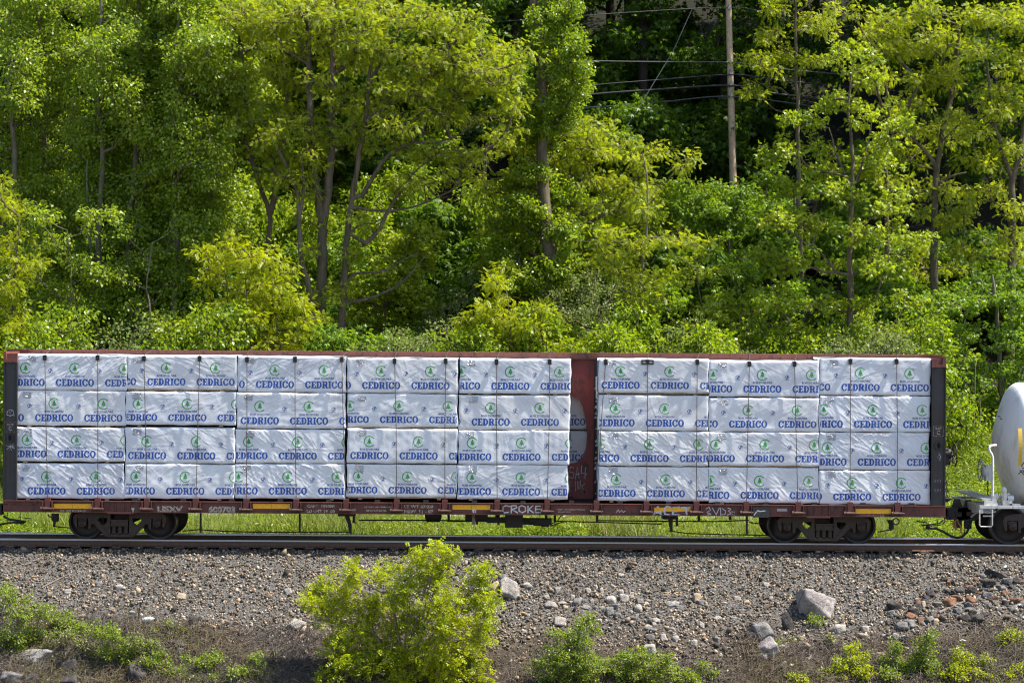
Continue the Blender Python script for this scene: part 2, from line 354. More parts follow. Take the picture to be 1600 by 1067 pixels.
def bundle(xl, xr, yt, yb, phase, label, amt, ang, seed, yface=YF, depth=1.18, group='wrapped lumber bundles on the flatcar', woodstrip=.012, bearers=(.1, .86)):
    rng = np.random.default_rng(seed)
    a, b = P(xl, (yt + yb) / 2, yface), P(xr, (yt + yb) / 2, yface); W = b.x - a.x
    z1, z0 = P((xl + xr) / 2, yt, yface).z, P((xl + xr) / 2, yb, yface).z
    t = thing('lumber_bundle', label, 'lumber bundle', ((a.x + b.x) / 2, yface + depth / 2, z0), group)
    y0 = yface + rng.uniform(-.012, .012); zb = woodstrip; Hh = z1 - z0 - zb
    nx, nz, h = wrinkles(rng, W, Hh, amt, ang)
    X, Z = np.meshgrid(np.linspace(0, W, nx), np.linspace(0, Hh, nz), indexing='ij')
    side = np.exp(-X / .10) - np.exp(-(W - X) / .10); wob = .010 * np.sin(Z * rng.uniform(3, 7) + rng.uniform(0, 6)) + .006 * np.sin(Z * 17 + rng.uniform(0, 6))
    Xd = X + np.abs(side) * wob; low = np.exp(-Z / .05) * .010 * (np.sin(X * 5.1 + seed) + np.sin(X * 11.3 + 2 * seed)) * .6
    Zd = Z + low + .004 * np.sin(X * 2.1 + seed) * (Z / Hh)
    front = np.stack([Xd, y0 - h, Zd + zb], -1)
    nt_ = 5; rows = [front]
    top = np.zeros((nx, nt_, 3)); ty = np.array([.012, .05, .3, .7, depth])
    for k in range(nt_):
        top[:, k, 0] = Xd[:, -1]; top[:, k, 1] = y0 + ty[k]; top[:, k, 2] = front[:, -1, 2] + (.007 if k else .004) + .006 * np.sin(X[:, 0] * 6 + k * 2 + seed)
    allv = np.concatenate([front, top], 1); m = nz + nt_
    idx = np.arange(nx * m).reshape(nx, m)
    q = np.stack([idx[:-1, :-1], idx[1:, :-1], idx[1:, 1:], idx[:-1, 1:]], -1).reshape(-1, 4)
    V = allv.reshape(-1, 3); nv = len(V)
    # ends and back
    ex = [(0., y0 + depth, zb), (W, y0 + depth, zb)]
    V = np.concatenate([V, ex]); extra = []
    for col, e in ((0, nv), (nx - 1, nv + 1)):
        for j in range(m - 1): extra.append((idx[col, j], idx[col, j + 1], e, e))
    q = q.tolist(); tri = [(p[0], p[1], p[2]) for p in extra]
    # print
    pv, pf, pm = [], [], []
    ph = P(phase, (yt + yb) / 2, yface).x - a.x; n0 = int((-ph - .7) // PERIOD); base = len(V)
    Hn = 0.82
    for k in range(n0, n0 + 6):
        ox = ph + k * PERIOD; vx = UV_[:, 0] + ox; vz = (UV_[:, 1]) * min(1.0, Hh / Hn)
        ok = (vx > .012) & (vx < W - .012); keep = ok[UF].all(1)
        if not keep.any(): continue
        # trim faces that straddle the edge by clamping their vertices
        part = ok[UF].any(1); cl = np.clip(vx, .012, W - .012)
        use = np.unique(UF[part]); mp = -np.ones(len(UV_), int); mp[use] = np.arange(len(use)) + base + sum(len(z) for z in pv)
        hh = bilin(h, cl[use], vz[use], W, Hh)
        pv.append(np.stack([cl[use], y0 - hh - .0035, vz[use] + zb + .004 * np.sin(cl[use] * 2.1 + seed) * (vz[use] / Hh)], -1)); pf.append(mp[UF[part]]); pm.append(UM[part])
    V = np.concatenate([V] + pv); fs = q + tri + np.concatenate(pf).tolist(); mi = [0] * (len(q) + len(tri)) + np.concatenate(pm).tolist()
    me = bpy.data.meshes.new('wrap'); off = np.array([-W / 2, 0, 0]) + np.array([0, -(yface + depth / 2), 0])
    me.from_pydata((V + off).tolist(), [], fs)
    for k in ('wrap', 'blue', 'green', 'paleblue'): me.materials.append(M[k])
    me.polygons.foreach_set('material_index', mi); me.polygons.foreach_set('use_smooth', [True] * len(fs)); me.update()
    gx = np.gradient(h, W / (nx - 1), axis=0); gzd = np.gradient(h, Hh / (nz - 1), axis=1)
    nr = np.zeros((len(V), 3)); nr[:, 2] = 1
    fr = np.stack([gx * -1, -np.ones_like(h), -gzd], -1); fr[..., 0] = -gx; fr[..., 2] = -gzd
    fr /= np.linalg.norm(fr, axis=-1, keepdims=True); nr[idx[:, :nz].ravel()] = fr.reshape(-1, 3)
    nr[idx[:, nz - 1].ravel()] = (0, -.5, .86)
    if pv:
        pp = np.concatenate(pv); i = np.clip((pp[:, 0] / W * (nx - 1)).round().astype(int), 0, nx - 1); j = np.clip(((pp[:, 2] - zb) / Hh * (nz - 1)).round().astype(int), 0, nz - 1)
        nr[base:] = fr[i, j]
    nr[nv:base] = (0, 0, -1)
    me.normals_split_custom_set_from_vertices(nr.tolist())
    link(bpy.data.objects.new('wrap', me), t, WPOS[t])
    core = MB(); core.box(a.x + .02, b.x - .02, y0 + .035, y0 + depth - .02, z0, z1 - .03); core.build('lumber', M['lumber'], t)
    for bx in bearers:
        bb = MB(); xx = a.x + W * bx; bb.box(xx - .045, xx + .045, y0 + .03, y0 + depth - .05, z0 - .034, z0 - .002); bb.build('bearer', M['lumber'], t)
    # crinkled label pouch near the top left corner
    n = 7; pw_, ph_ = .20, .15; ox, oz = rng.uniform(.14, .26), Hh - .03 - ph_
    gx_, gz_ = np.meshgrid(np.linspace(0, pw_, n), np.linspace(0, ph_, n), indexing='ij')
    pv_ = np.stack([gx_ + ox, y0 - bilin(h, gx_ + ox, gz_ + oz, W, Hh) - .006 - rng.uniform(0, .008, gx_.shape), gz_ + oz + zb], -1).reshape(-1, 3) + off
    ii = np.arange(n * n).reshape(n, n); pq = np.stack([ii[:-1, :-1], ii[1:, :-1], ii[1:, 1:], ii[:-1, 1:]], -1).reshape(-1, 4)
    pm_ = np_mesh('pouch', pv_, pq, False); pm_.materials.append(M['pouch']); link(bpy.data.objects.new('pouch', pm_), t, WPOS[t])
    return t
COLS = [  # (left, right, top, bottom, centre of a printed word), top tier first
 [(26,198,554,610,117),(24.5,196,610.6,665,84.5),(24,195,668,721,120),(23,194,724,779,73)],
 [(198.5,370,555.5,610,260),(197,369,612,664,293),(196,367,668,724,230),(195,366.5,725,779,289.7)],
 [(371.6,541,557,613,429.7),(369.5,540,614,669.6,483),(368,539,671,724,465.4),(367,538.7,725,779,449.8)],
 [(543,716,559.6,614.5,595.8),(543,715,615.5,668.6,623.5),(542.5,714.7,670,724,577.3),(541.6,713.4,725.7,778.6,636.9)],
 [(718.5,892,561,615.4,797.6),(716.6,890.5,617.6,671.5,843.8),(716,889,672.5,725.7,815),(714.7,887.5,726.5,780,814.5)],
 [(936,1107.5,561,615.4,969.7),(935,1107,617.6,673,1038.9),(936,1107.5,674,728,1015),(935,1107.5,729.5,782.7,1040.5)],
 [(1108.5,1280,564,620,1191.3),(1108,1279.5,621.8,674.5,1246),(1108,1279.5,675.5,729.5,1195.4),(1108,1279.5,730.5,786,1187)],
 [(1281,1454.5,560,617.6,1344.8),(1280.5,1453,619,675,1364),(1280.5,1452,676,734,1370),(1280.5,1453,735,788,1331.5)]]
# strength and slope of the creases of each film
CR = [[(.9,38),(.45,20),(.9,-30),(.95,-42)], [(.7,-28),(.4,14),(.5,-20),(.4,30)], [(.8,36),(.55,28),(.8,-40),(.9,-42)], [(.6,34),(.35,20),(.25,60),(.6,-40)],
      [(.35,-25),(.3,-50),(.4,60),(.75,28)], [(.5,-24),(.4,34),(.95,-40),(.9,-48)], [(.3,-20),(.4,30),(.6,-34),(.8,-42)], [(.5,28),(.8,-32),(.9,-40),(.95,-36)]]
TIER = ['topmost', 'second from top', 'third from top', 'lowest']
STACK = ['stack by the left bulkhead', 'second stack from the left bulkhead', 'third stack from the left bulkhead', 'fourth stack from the left bulkhead',
         'stack left of the red opening', 'stack right of the red opening', 'second stack from the right bulkhead', 'stack by the right bulkhead']
for c_, col in enumerate(COLS):
    for r_, (xl, xr, yt, yb, ph) in enumerate(col):
        look = {True: 'creased', False: 'smooth'}[CR[c_][r_][0] > .55]
        bundle(xl, xr, yt, yb, ph, f'{look} white wrapped lumber bundle, {TIER[r_]} in the {STACK[c_]}', *CR[c_][r_], 100 + c_ * 10 + r_,
               woodstrip=.03 if (c_, r_) in ((3, 1), (3, 3), (5, 0), (1, 0), (6, 2)) else .008, bearers=(.09 + .03 * (r_ % 2), .84 + .02 * (c_ % 3)))
# the far side's load, seen through the opening of the centre panel
bundle(868, 1037, 616, 671.5, 886, 'shaded wrapped bundle seen through the red panel opening, upper one of the two', .3, 30, 301, yface=0.98, group='bundles behind the centre panel')
bundle(868, 1037, 673.5, 727, 887, 'shaded wrapped bundle seen through the red panel opening, lower one of the two', .4, 32, 302, yface=0.98, group='bundles behind the centre panel')

# ------------------------------------------------------------------ the centre beam flatcar
YS = -0.78
def fx(px, py=790, Y=YS): return P(px, py, Y).x
XA, XB = fx(5), fx(1477.5)
ZS0, ZS1 = P(460, 802, YS).z, P(460, 784, YS).z
YC = 0.75
car = thing('lumber_flatcar', 'long oxide red centre beam flatcar loaded with white lumber bundles', 'rail car', ((XA + XB) / 2, YC, 0))
def sill(y, s):
    b = MB(); b.box(XA, XB, y, y + .02 * s, ZS0 + .02, ZS1 - .018)
    b.box(XA, XB, y - .055 * s, y + .03 * s, ZS1 - .018, ZS1); b.box(XA, XB, y - .045 * s, y + .03 * s, ZS0, ZS0 + .02); return b
b = sill(YS, 1)
for px in (1283.7, 192):
    for dx in (-.33, -.18, .02, .17): b.box(fx(px) + dx, fx(px) + dx + .014, YS - .04, YS, ZS0 + .02, ZS1 - .018)
    b.box(fx(px) - .36, fx(px) + .2, YS - .05, YS - .01, ZS0 - .03, ZS0)
b.box(fx(17), fx(52), YS - .022, YS - .001, ZS1 - .10, ZS1 - .085); b.box(fx(17), fx(50), YS - .012, YS - .001, ZS1 - .085, ZS1 - .03)
for px in (8, 11, 50, 53): b.lathe([(.012, -.012), (.012, 0), (0, 0)], (fx(px), YS, ZS0 + .18), n=8)
for px in (60, 250, 345, 425, 500, 580, 660, 740, 815, 895, 970, 1050, 1130): b.box(fx(px) - .05, fx(px) + .05, YS - .07, YS - .056, ZS1 - .012, ZS1 + .004)
b.build('side_sill', M['red'], car)
sill(2 * YC - YS, -1).build('side_sill', M['red'], car)
b = MB(); b.box(XA, XB, YS + .03, 2 * YC - YS - .03, ZS1 - .045, ZS1 - .012)
for k in range(19): x = XA + .8 + k * (XB - XA - 1.6) / 18; b.box(x - .06, x + .06, YS + .03, 2 * YC - YS - .03, ZS1 - .012, ZS1 + .055)
b.build('deck', M['black'], car)
b = MB(); b.box(XA + .4, XB - .4, YC - .33, YC + .33, ZS0 - .09, ZS1 - .05)
for k in range(24): x = XA + .7 + k * (XB - XA - 1.4) / 23; b.box(x - .05, x + .05, YS + .03, 2 * YC - YS - .03, ZS0 + .02, ZS1 - .05)
b.build('centre_sill', M['black'], car)
# end posts and bulkheads
for sgn, pe, pi in ((1, 5, 26.5), (-1, 1477.5, 1455.5)):
    xe, xi = fx(pe, 680), fx(pi, 680); lo, hi = min(xe, xi), max(xe, xi); zt = P(pe, 566 if sgn > 0 else 574, YS).z; zt2 = P(pe, 549 if sgn > 0 else 557, YS).z
    b = MB(); b.box(lo + .03, hi - .01, YS + .02, 2 * YC - YS - .02, ZS1, zt, 0)
    for s in (0, 1):
        y = YS if s == 0 else 2 * YC - YS
        q0, q1 = (y - .02, y + .05) if s == 0 else (y - .05, y + .02)
        b.box(lo, lo + .035, q0, q1, ZS1, zt, 1); b.box(hi - .03, hi, q0, q1, ZS1, zt, 1)
    b.build('bulkhead', [M['bulk'], M['black']], car)
    b = MB(); o = -1 if sgn > 0 else 1      # the sloped red cap
    for y0, y1 in ((YS - .025, YS + .03), (2 * YC - YS - .03, 2 * YC - YS + .025)):
        pr = [(lo - .002, zt), (hi + .002, zt), (hi + .002, zt + .06), (lo + .08, zt + .065), (lo + .06, zt2), (lo - .002, zt2 - .03)] if sgn > 0 else \
             [(lo - .002, zt), (hi + .002, zt), (hi + .002, zt2 - .05), (hi - .05, zt2), (hi - .075, zt2), (hi - .085, zt + .065), (lo - .002, zt + .06)]
        b.prism(pr, y0, y1)
    b.box(lo + .01, hi - .01, YS + .03, 2 * YC - YS - .03, zt, zt2 - .05); b.box(min(xe, xe - o * .06), max(xe, xe - o * .06), YS + .03, 2 * YC - YS - .03, zt2 - .05, zt2)
    b.build('bulkhead_cap', M['chord'], car)
    # oval plate with a hole, rust streak, PLATE C stencil and chalk marks
    cx = (lo + hi) / 2; oz = P(pe, 684 if sgn > 0 else 696, YS).z
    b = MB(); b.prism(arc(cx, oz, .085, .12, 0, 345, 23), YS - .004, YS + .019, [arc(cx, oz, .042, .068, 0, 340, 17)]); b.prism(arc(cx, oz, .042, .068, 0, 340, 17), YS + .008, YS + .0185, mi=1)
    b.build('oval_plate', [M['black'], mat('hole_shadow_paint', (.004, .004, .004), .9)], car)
    b = MB(); zc = P(pe, 667 if sgn > 0 else 674, YS).z
    for k in range(5):
        for zz in (.115, -.115):
            if sgn < 0 or k % 2 == 0: b.box(cx - .125 + k * .052, cx - .125 + k * .052 + .034, YS + .014, YS + .0185, zc + zz - .006, zc + zz + .006)
    if sgn < 0:
        for k in range(4):
            for xx in (-.125, .119): b.box(cx + xx, cx + xx + .01, YS + .014, YS + .0185, zc - .10 + k * .053, zc - .10 + k * .053 + .034)
    for txt, dz, sz in (('PLATE', .045, .055), ('C', -.075, .13)):
        v, f = font_tris(txt, sz, .002); b.add([(cx + p, YS + .0165, zc + dz + q) for p, q in v], f)
    b.build('stencil', M['stencil'], car, fix=False)
    b = MB(); zz = oz - .22; b.prism([(cx - .008, zz), (cx + .008, zz), (cx + .012, zz - .4), (cx + .005, zz - .8), (cx - .008, zz - .78), (cx - .004, zz - .4)], YS + .012, YS + .0185); b.build('rust_streak', M['winch'], car)
    rr = random.Random(5 if sgn > 0 else 9); b = MB(); gzc = P(pe, 646 if sgn > 0 else 712, YS).z
    if sgn > 0:
        b.tube([(cx + .085 * math.cos(a * .35), YS + .015, gzc + .07 * math.sin(a * .35) * (1.3 if math.sin(a * .35) > 0 else .7)) for a in range(19)], .006, 5)
        b.tube([(cx - .09, YS + .014, gzc - .03), (cx, YS + .014, gzc - .06), (cx + .08, YS + .014, gzc - .02), (cx + .1, YS + .014, gzc - .06)], .006, 5); b.tube([(cx - .03, YS + .014, gzc + .05), (cx + .0, YS + .014, gzc + .0), (cx + .03, YS + .014, gzc + .07)], .005, 5)
        for k in range(14):
            a0 = rr.uniform(0, 6.3); z_ = oz - .2; b.tube([(cx, YS + .014, z_), (cx + .12 * math.cos(a0), YS + .014, z_ + .10 * math.sin(a0))], .0035, 4)
    else:
        b.tube([(cx + .05 * math.sin(k * .9) * (1 - k / 20) + k * .004, YS + .014, gzc + .06 * math.cos(k * .9) - k * .006) for k in range(14)], .0045, 4)
        for q in range(2):
            z_ = oz - .85 - .22 * q; b.tube([(cx - .1 + .02 * k + .012 * math.sin(k * 2), YS + .014, z_ + .05 * math.sin(k * 1.7)) for k in range(9)], .004, 4)
    b.build('chalk_drawing', M['spray'], car)
# top chord and centre web
ZC1, ZC0 = P(800, 550.5, YC - .22).z, P(800, 560.5, YC - .22).z
xa, xb = fx(10, 552, YC - .22), fx(1474, 556, YC - .22)
b = MB(); b.box(xa + .02, xb - .02, YC - .22, YC + .22, ZC0, ZC1 - .012)
b.box(xa, xb, YC - .24, YC + .24, ZC1 - .012, ZC1); 
b.build('top_chord', M['chord'], car)
xp0, xp1 = XA + .25, XB - .25
hole = [(fx(px, py, .7), P(px, py, .7).z) for px, py in ((850,617.5),(890,617.5),(903,620),(911,636),(915.5,658),(917.5,680),(916,700),(910,715),(901,722.5),(888,725),(850,725))]
b = MB(); b.prism([(xp0, ZS1), (xp1, ZS1), (xp1, ZC0), (xp0, ZC0)], .70, .80, [hole]); b.build('centre_web', M['webred'], car)
b = MB()
for px in (20, 205, 375, 545, 716, 932, 1108, 1283, 1466):
    b.box(fx(px, 660, .5) - .06, fx(px, 660, .5) + .06, .50, .70, ZS1, ZC0)
b.build('centre_post', M['black'], car)
# stake posts and cable winches along the sill, each with its cable
WINCH = [75, 153, 230, 306, 385, 463, 541, 620, 695, 777, 855, 932, 1010, 1088, 1166, 1247, 1328, 1402]
TOPX = [70, 152.6, 225, 312, 386, 461, 534, 616.5, 696.5, 776, 859, 946.5, 1011.8, 1089.6, 1171, 1241.6, 1329, 1401]
CHX = [80, 156, 237, 312, 388, 466, 545, 620, 700, 781, 859, 937, 1014, 1093, 1170, 1246, 1327, 1403]
rr = random.Random(3)
proto = None
for px, tx, cx in zip(WINCH, TOPX, CHX):
    wp = fx(px, 792)
    if proto is None:
        b = MB(); b.box(wp - .065, wp + .065, YS - .062, YS - .002, ZS0 + .06, ZS1 + .075)
        b.box(wp - .12, wp - .10, YS - .10, YS, ZS0 + .05, ZS1 - .02); b.box(wp + .10, wp + .12, YS - .10, YS, ZS0 + .05, ZS1 - .02)
        proto = b.build('stake_pocket', M['red'], car, (wp, YS, ZS0))
        b = MB(); zz = ZS0 + .085; b.tube([(wp - .155, YS - .085, zz), (wp + .155, YS - .085, zz)], .022, 10)
        b.tube([(wp - .10, YS - .085, zz), (wp + .10, YS - .085, zz)], .036, 12); b.lathe([(.05, -.02), (.05, .02)], (wp - .135, YS - .085, zz), 'X', 10)
        wprot = b.build('winch', M['winch'], proto, (wp, YS, ZS0))
    else:
        o = inst(proto, 'stake_pocket', car, (wp, YS, ZS0)); inst(wprot, 'winch', o, (wp, YS, ZS0))
    col = next((c for c in COLS if c[0][0] - 2 <= tx <= c[0][1] + 2), COLS[0]); ty = col[0][2]
    top = P(tx, ty + 2, YF - .03); bot = Vector((wp, YF - .09, ZS0 + .12)); mid = P((tx + px) / 2 + rr.uniform(-1, 1), 665, YF - .055)
    ch = P(cx, 549 + cx * .0056, YC - .24); cht = Vector((ch.x + .12, YC + .1, ZC1 + .015))
    b = MB(); b.tube([cht, Vector((ch.x, YC - .25, ZC1 + .012)), top + Vector((0, .03, .035)), top, mid, bot], .0085, 6)
    s = b.build('tie_down_cable', M['wire'], car)
    b = MB()
    if px == 1010:
        b.prism([(top.x - .145, top.z - .10), (top.x + .145, top.z - .10), (top.x + .145, top.z + .015), (top.x - .145, top.z + .015)], top.y - .012, top.y + .02,
                [[(top.x - .12, top.z - .065), (top.x - .04, top.z - .065), (top.x - .04, top.z - .02), (top.x - .12, top.z - .02)], [(top.x + .04, top.z - .065), (top.x + .12, top.z - .065), (top.x + .12, top.z - .02), (top.x + .04, top.z - .02)]])
    else:
        b.box(top.x - .04, top.x + .04, top.y - .014, top.y + .022, top.z - .105, top.z + .012)
        for q in range(3): b.box(top.x - .044, top.x + .044, top.y - .022, top.y - .010, top.z - .09 + q * .033, top.z - .072 + q * .033)
    b.box(top.x - .045, top.x + .045, top.y - .014, top.y + .16, top.z + .010, top.z + .022)
    o = b.build('corner_protector', M['winch'] if px == 541 else M['plastic'], s)
    if px == 541: o['label'] = 'rusty brown steel corner protector'
# reflective strips, lettering
def strip(p0, p1, y0, y1):
    a, c = P(p0, y1, YS), P(p1, y0, YS); b = MB(); m = (a.x + c.x) / 2
    b.box(a.x, m - .003, YS - .006, YS - .001, a.z, c.z); b.box(m + .003, c.x, YS - .006, YS - .001, a.z, c.z); return b.build('reflector', M['yellow'], car)
for s in ((84, 143, 787, 794.2), (395, 453.5, 787, 794.3), (707, 766, 788.7, 795.8), (1022, 1079, 793, 798.6), (1333, 1392, 795, 802.2)): strip(*s)
def letters(txt, px, py, size, m='stencil', off=.003, sx=1.0, rows=None):
    p = P(px, py, YS); v, f = font_tris(txt, size, off); b = MB()
    b.add([(p.x + a * sx, YS - .0035, p.z + q) for a, q in v], f); return b.build('stencil', M[m], car, fix=False)
letters('USXV', 265, 799.4, .19, sx=1.25, off=.012); letters('600703', 347, 799.8, .185, sx=1.15, off=.011)
letters('CAPY  195000', 501, 792.4, .09, sx=1.2, off=.004); letters('LD LMT 19  00', 501, 800.4, .09, sx=1.2, off=.004)
letters('LT WT 67400', 654, 793.2, .10, sx=1.2, off=.005); letters('NEW  11 - 87', 654, 801.0, .10, sx=1.2, off=.005)
letters('185', 553, 798, .07); letters('LOAD LIMIT OF SUPPORTS ONLY', 592, 792.8, .038, sx=1.2); letters('SEE PLATE AT CENTER', 588, 798.4, .038, sx=1.25)
letters('WILL NOT BE COUPLED', 114, 799.0, .05, sx=1.1); letters('WILL NOT BE COUPLED', 1363, 807, .05, sx=1.1)
letters('LOADING MUST BE EVENLY DISTRIBUTED', 892, 796.6, .032, sx=1.1); letters('BETWEEN BOTH SIDES', 882, 800, .03); letters('74 5', 1145, 800.5, .055); letters('13 9', 1145, 805.5, .055)
def spray(paths, r=.016, m='spray'):
    b = MB(); k = 0
    for pth in paths:
        k += 1
        pts = [P(a, q, YS - .004 - .0015 * (k % 4)) for a, q in pth]
        for i in range(len(pts) - 1):
            d = (pts[i + 1] - pts[i]); n = Vector((-d.z, 0, d.x)).normalized() * r; e = d.normalized() * r * .5; y = Vector((0, -.0004 * i, 0))
            b.add([pts[i] - n - e + y, pts[i + 1] - n + e + y, pts[i + 1] + n + e + y, pts[i] + n - e + y], [(0, 1, 2, 3)])
    return b.build('graffiti', M[m], car, fix=False)
spray([[(797,791),(790,789.5),(786,792),(785.5,798),(788,800.8),(795,800)], [(799,801),(799,790),(806,789.5),(807.5,793),(800,795.5),(809,801)], [(815,789.5),(811,792),(811,798),(816,800.8),(821,798),(821,792),(815,789.5)],
       [(825,801),(825,790)], [(833,789.5),(826,795.5),(834,801)], [(845,790.5),(837,790.5),(836.5,800.5),(846,800.5)], [(837,795.5),(848,795)]])
spray([[(1021,805),(1028,791),(1033,805)], [(1024,800.5),(1034,799.5)], [(1048,792.5),(1042,790.5),(1037.5,796),(1039,803),(1046,804.5)], [(1062,792),(1052,793),(1051,804),(1062,804.5)], [(1052,798.5),(1060,798)], [(1064,793),(1081,792)], [(1072,793),(1073,805)]], .022)
spray([[(1103,795),(1108,792),(1110,797),(1104,800),(1111,803),(1105,804)], [(1113,793),(1119,804),(1124,793)], [(1126,793),(1126,804),(1133,803),(1134,798),(1128,794)], [(1137,793),(1142,795),(1138,798),(1143,802),(1136,804)]], .008)
spray([[(740,800.5),(738,794),(741,790)], [(738,797),(743,796.5),(743,800.5)]], .018); spray([[(963,800),(966,796),(968,800),(971,797),(974,800),(977,798)]], .007)
b = MB(); p = P(207, 797, YS - .004); b.prism([(p.x - .045, p.z + .05), (p.x + .0, p.z - .01), (p.x - .01, p.z - .075), (p.x + .02, p.z - .075), (p.x + .03, p.z), (p.x + .05, p.z + .05), (p.x, p.z + .06)], p.y, p.y + .003); b.build('paint_splash', mat('pale_green_paint', (.42, .52, .36), .8), car)
b = MB(); a, c = P(1176, 808, YS - .045), P(1202, 792, YS - .045); b.box(a.x, c.x, YS - .049, YS - .046, a.z, c.z); b.build('dark_placard', M['bulk'], car)
spray([[(1178,804),(1181,800),(1184,797),(1187,798.5),(1195,797.5)]], .012).location.y -= .048
b = MB(); a, c = P(1214, 798.5, YS), P(1230, 794.5, YS); b.box(a.x, c.x, YS - .006, YS - .001, a.z, c.z); b.build('data_plate', M['galv'], car)
def wire_spray(paths, Y, r=.014):
    b = MB()
    for pth in paths: b.tube([P(a, q, Y) for a, q in pth], r, 5)
    return b.build('graffiti', M['spray'], car)
wire_spray([[(897,731),(891,729),(890,737),(897,739),(895,747),(889,745)], [(899,748),(902,729),(905,748)], [(899,741),(906,740)], [(909,727),(908,739),(917,740),(912,746)], [(915,729),(914,748)],
            [(890,767),(891,751),(895,763),(899,751),(899,767)], [(903,751),(903,765)], [(907,750),(906,764),(912,763)], [(914,756),(909,759),(914,770),(907,768)]], .690)
# torn plastic stapled to the post right of the opening
b = MB(); r2 = np.random.default_rng(4)
for py in list(range(596, 780, 9)):
    p = P(931 + r2.uniform(-2, 2), py + r2.uniform(-3, 3), .47); s = r2.uniform(.02, .06); b.add([p, p + Vector((s, -.02, s * .4)), p + Vector((s * .6, .01, -s * 1.2)), p + Vector((-s * .5, -.02, -s))], [(0, 1, 2, 3)])
b.add([P(930.5, 588, .46), P(934, 588, .44), P(935, 626, .44), P(931, 622, .47)], [(0, 1, 2, 3)])
b.build('torn_plastic', M['wrap'], car, fix=False)
# running gear
def wheel_mb(x, y, r, s=1):
    b = MB(); k = r / .419; z = r
    prof = [(0, -.05), (.10, -.05), (.12, -.01), (.33 * k, .02), (.355 * k, -.045), (.365 * k, -.06)]
    b.lathe([(q, y + s * h) for q, h in [(a, c) for a, c in prof]], (x, 0, z), 'Y', 48, 0)
    b.lathe([(.365 * k, y - s * .06), (.408 * k, y - s * .064)], (x, 0, z), 'Y', 48, 0); b.lathe([(.408 * k, y - s * .064), (.419 * k, y - s * .056), (.419 * k, y + s * .05)], (x, 0, z), 'Y', 48, 1)
    b.lathe([(.419 * k, y + s * .05), (.44 * k, y + s * .06), (.444 * k, y + s * .068), (.44 * k, y + s * .08), (.1, y + s * .085), (0, y + s * .085)], (x, 0, z), 'Y', 48, 0)
    return b
SF = [(0,.09),(.30,.09),(.37,.13),(.62,.40),(.66,.41),(.69,.37),(.69,.29),(.75,.29),(.755,.40),(.76,.545),(1.015,.545),(1.02,.34),(1.06,.32),(1.10,.42),(1.12,.55),(1.08,.63),(.9,.68),(.5,.70)]
SF = SF + [(-x, z) for x, z in SF[::-1] if x > 0]
WIN = [(.30,.55),(.49,.545),(.525,.50),(.43,.39),(.38,.375),(.31,.44)]
def truck(root, cx, r=.419, colour='truck'):
    k = r / .419; ts = []
    for s in (-1, 1):
        t = MB(); ts.append(t)
        y = YC + s * 1.12; y0, y1 = (y - .07, y + .05) if s < 0 else (y - .05, y + .07)
        t.prism([(cx + a, q * k + (k - 1) * .1) for a, q in SF], y0, y1, [[(cx + a, q * k) for a, q in WIN], [(cx - a, q * k) for a, q in WIN[::-1]], [(cx - .225, .135 * k), (cx + .225, .135 * k), (cx + .225, .655 * k), (cx - .225, .655 * k)]])
        yr = y0 - .02 if s < 0 else y1 + .02       # raised ribs of the casting
        t.prism([(cx - .235, .105 * k), (cx + .235, .105 * k), (cx + .225, .15 * k), (cx - .225, .15 * k)], min(yr, y), max(yr, y))
        for q in (-1, 1):
            t.prism([(cx + q * a, z * k) for a, z in [(.24, .13), (.34, .14), (.62, .47), (.55, .51)]][::q], min(yr, y), max(yr, y))
            t.box(cx + q * .888 - .10, cx + q * .888 + .10, y0 + .01, y1 - .01, r - .02, r + .13)
    b = MB(); b.box(cx - .20, cx + .20, YC - 1.22, YC + 1.22, .37 * k, .50 * k); b.box(cx - .19, cx + .19, YC - .9, YC + .9, .50 * k, .62 * k); b.box(cx - .215, cx + .215, YC - 1.235, YC - 1.19, .485 * k, .515 * k); b.box(cx - .215, cx + .215, YC - 1.235, YC - 1.19, .355 * k, .385 * k)
    root_t = b.build('truck', M[colour], root, (cx, YC, 0))
    for t in ts: t.build('side_frame', M[colour], root_t)
    for dx in (-.145, 0, .145):
        b = MB(); b.lathe([(.045 + .022 * (i % 2), .155 * k + (.20 * k) * i / 12) for i in range(13)], (cx + dx, YC - 1.14, 0), 'Z', 12); b.build('spring', M[colour], root_t)
    for dx in (-.2, -.07, .07, .2):
        b = MB(); b.lathe([(.045 + .022 * (i % 2), .155 * k + (.20 * k) * i / 12) for i in range(13)], (cx + dx * .95, YC - 1.01, 0), 'Z', 10); b.build('spring', M[colour], root_t)
    for s in (-1, 1):
        for q in (-1, 1):
            x = cx + q * .888
            o = wheel_mb(x, YC + s * .752, r, -s).build('wheel', [M['wheel'], M['tread']], root_t)
        b = MB(); x = cx + s * .888; b.tube([(x, YC - 1.1, r), (x, YC + 1.1, r)], .075, 14); b.build('axle', M['wheel'], root_t)
        for u in (-1, 1):
            b = MB(); y = YC + u * 1.25; b.lathe([(.0, y + u * .02), (.03, y + u * .02), (.035, y + u * .0), (.075, y - u * .0), (.095, y - u * .015), (.095, y - u * .12)], (x, 0, r), 'Y', 20)
            for a in range(3): b.lathe([(0, y + u * .018), (.013, y + u * .018), (.013, y)], (x + .045 * math.sin(a * 2.1), 0, r + .045 * math.cos(a * 2.1)), 'Y', 6)
            b.build('bearing_cap', M['truck'], root_t)
    return root_t
truck(car, P(192, 815, -.05).x); truck(car, P(1283.7, 822, -.05).x)
def at(px, py, Y): return P(px, py, Y)
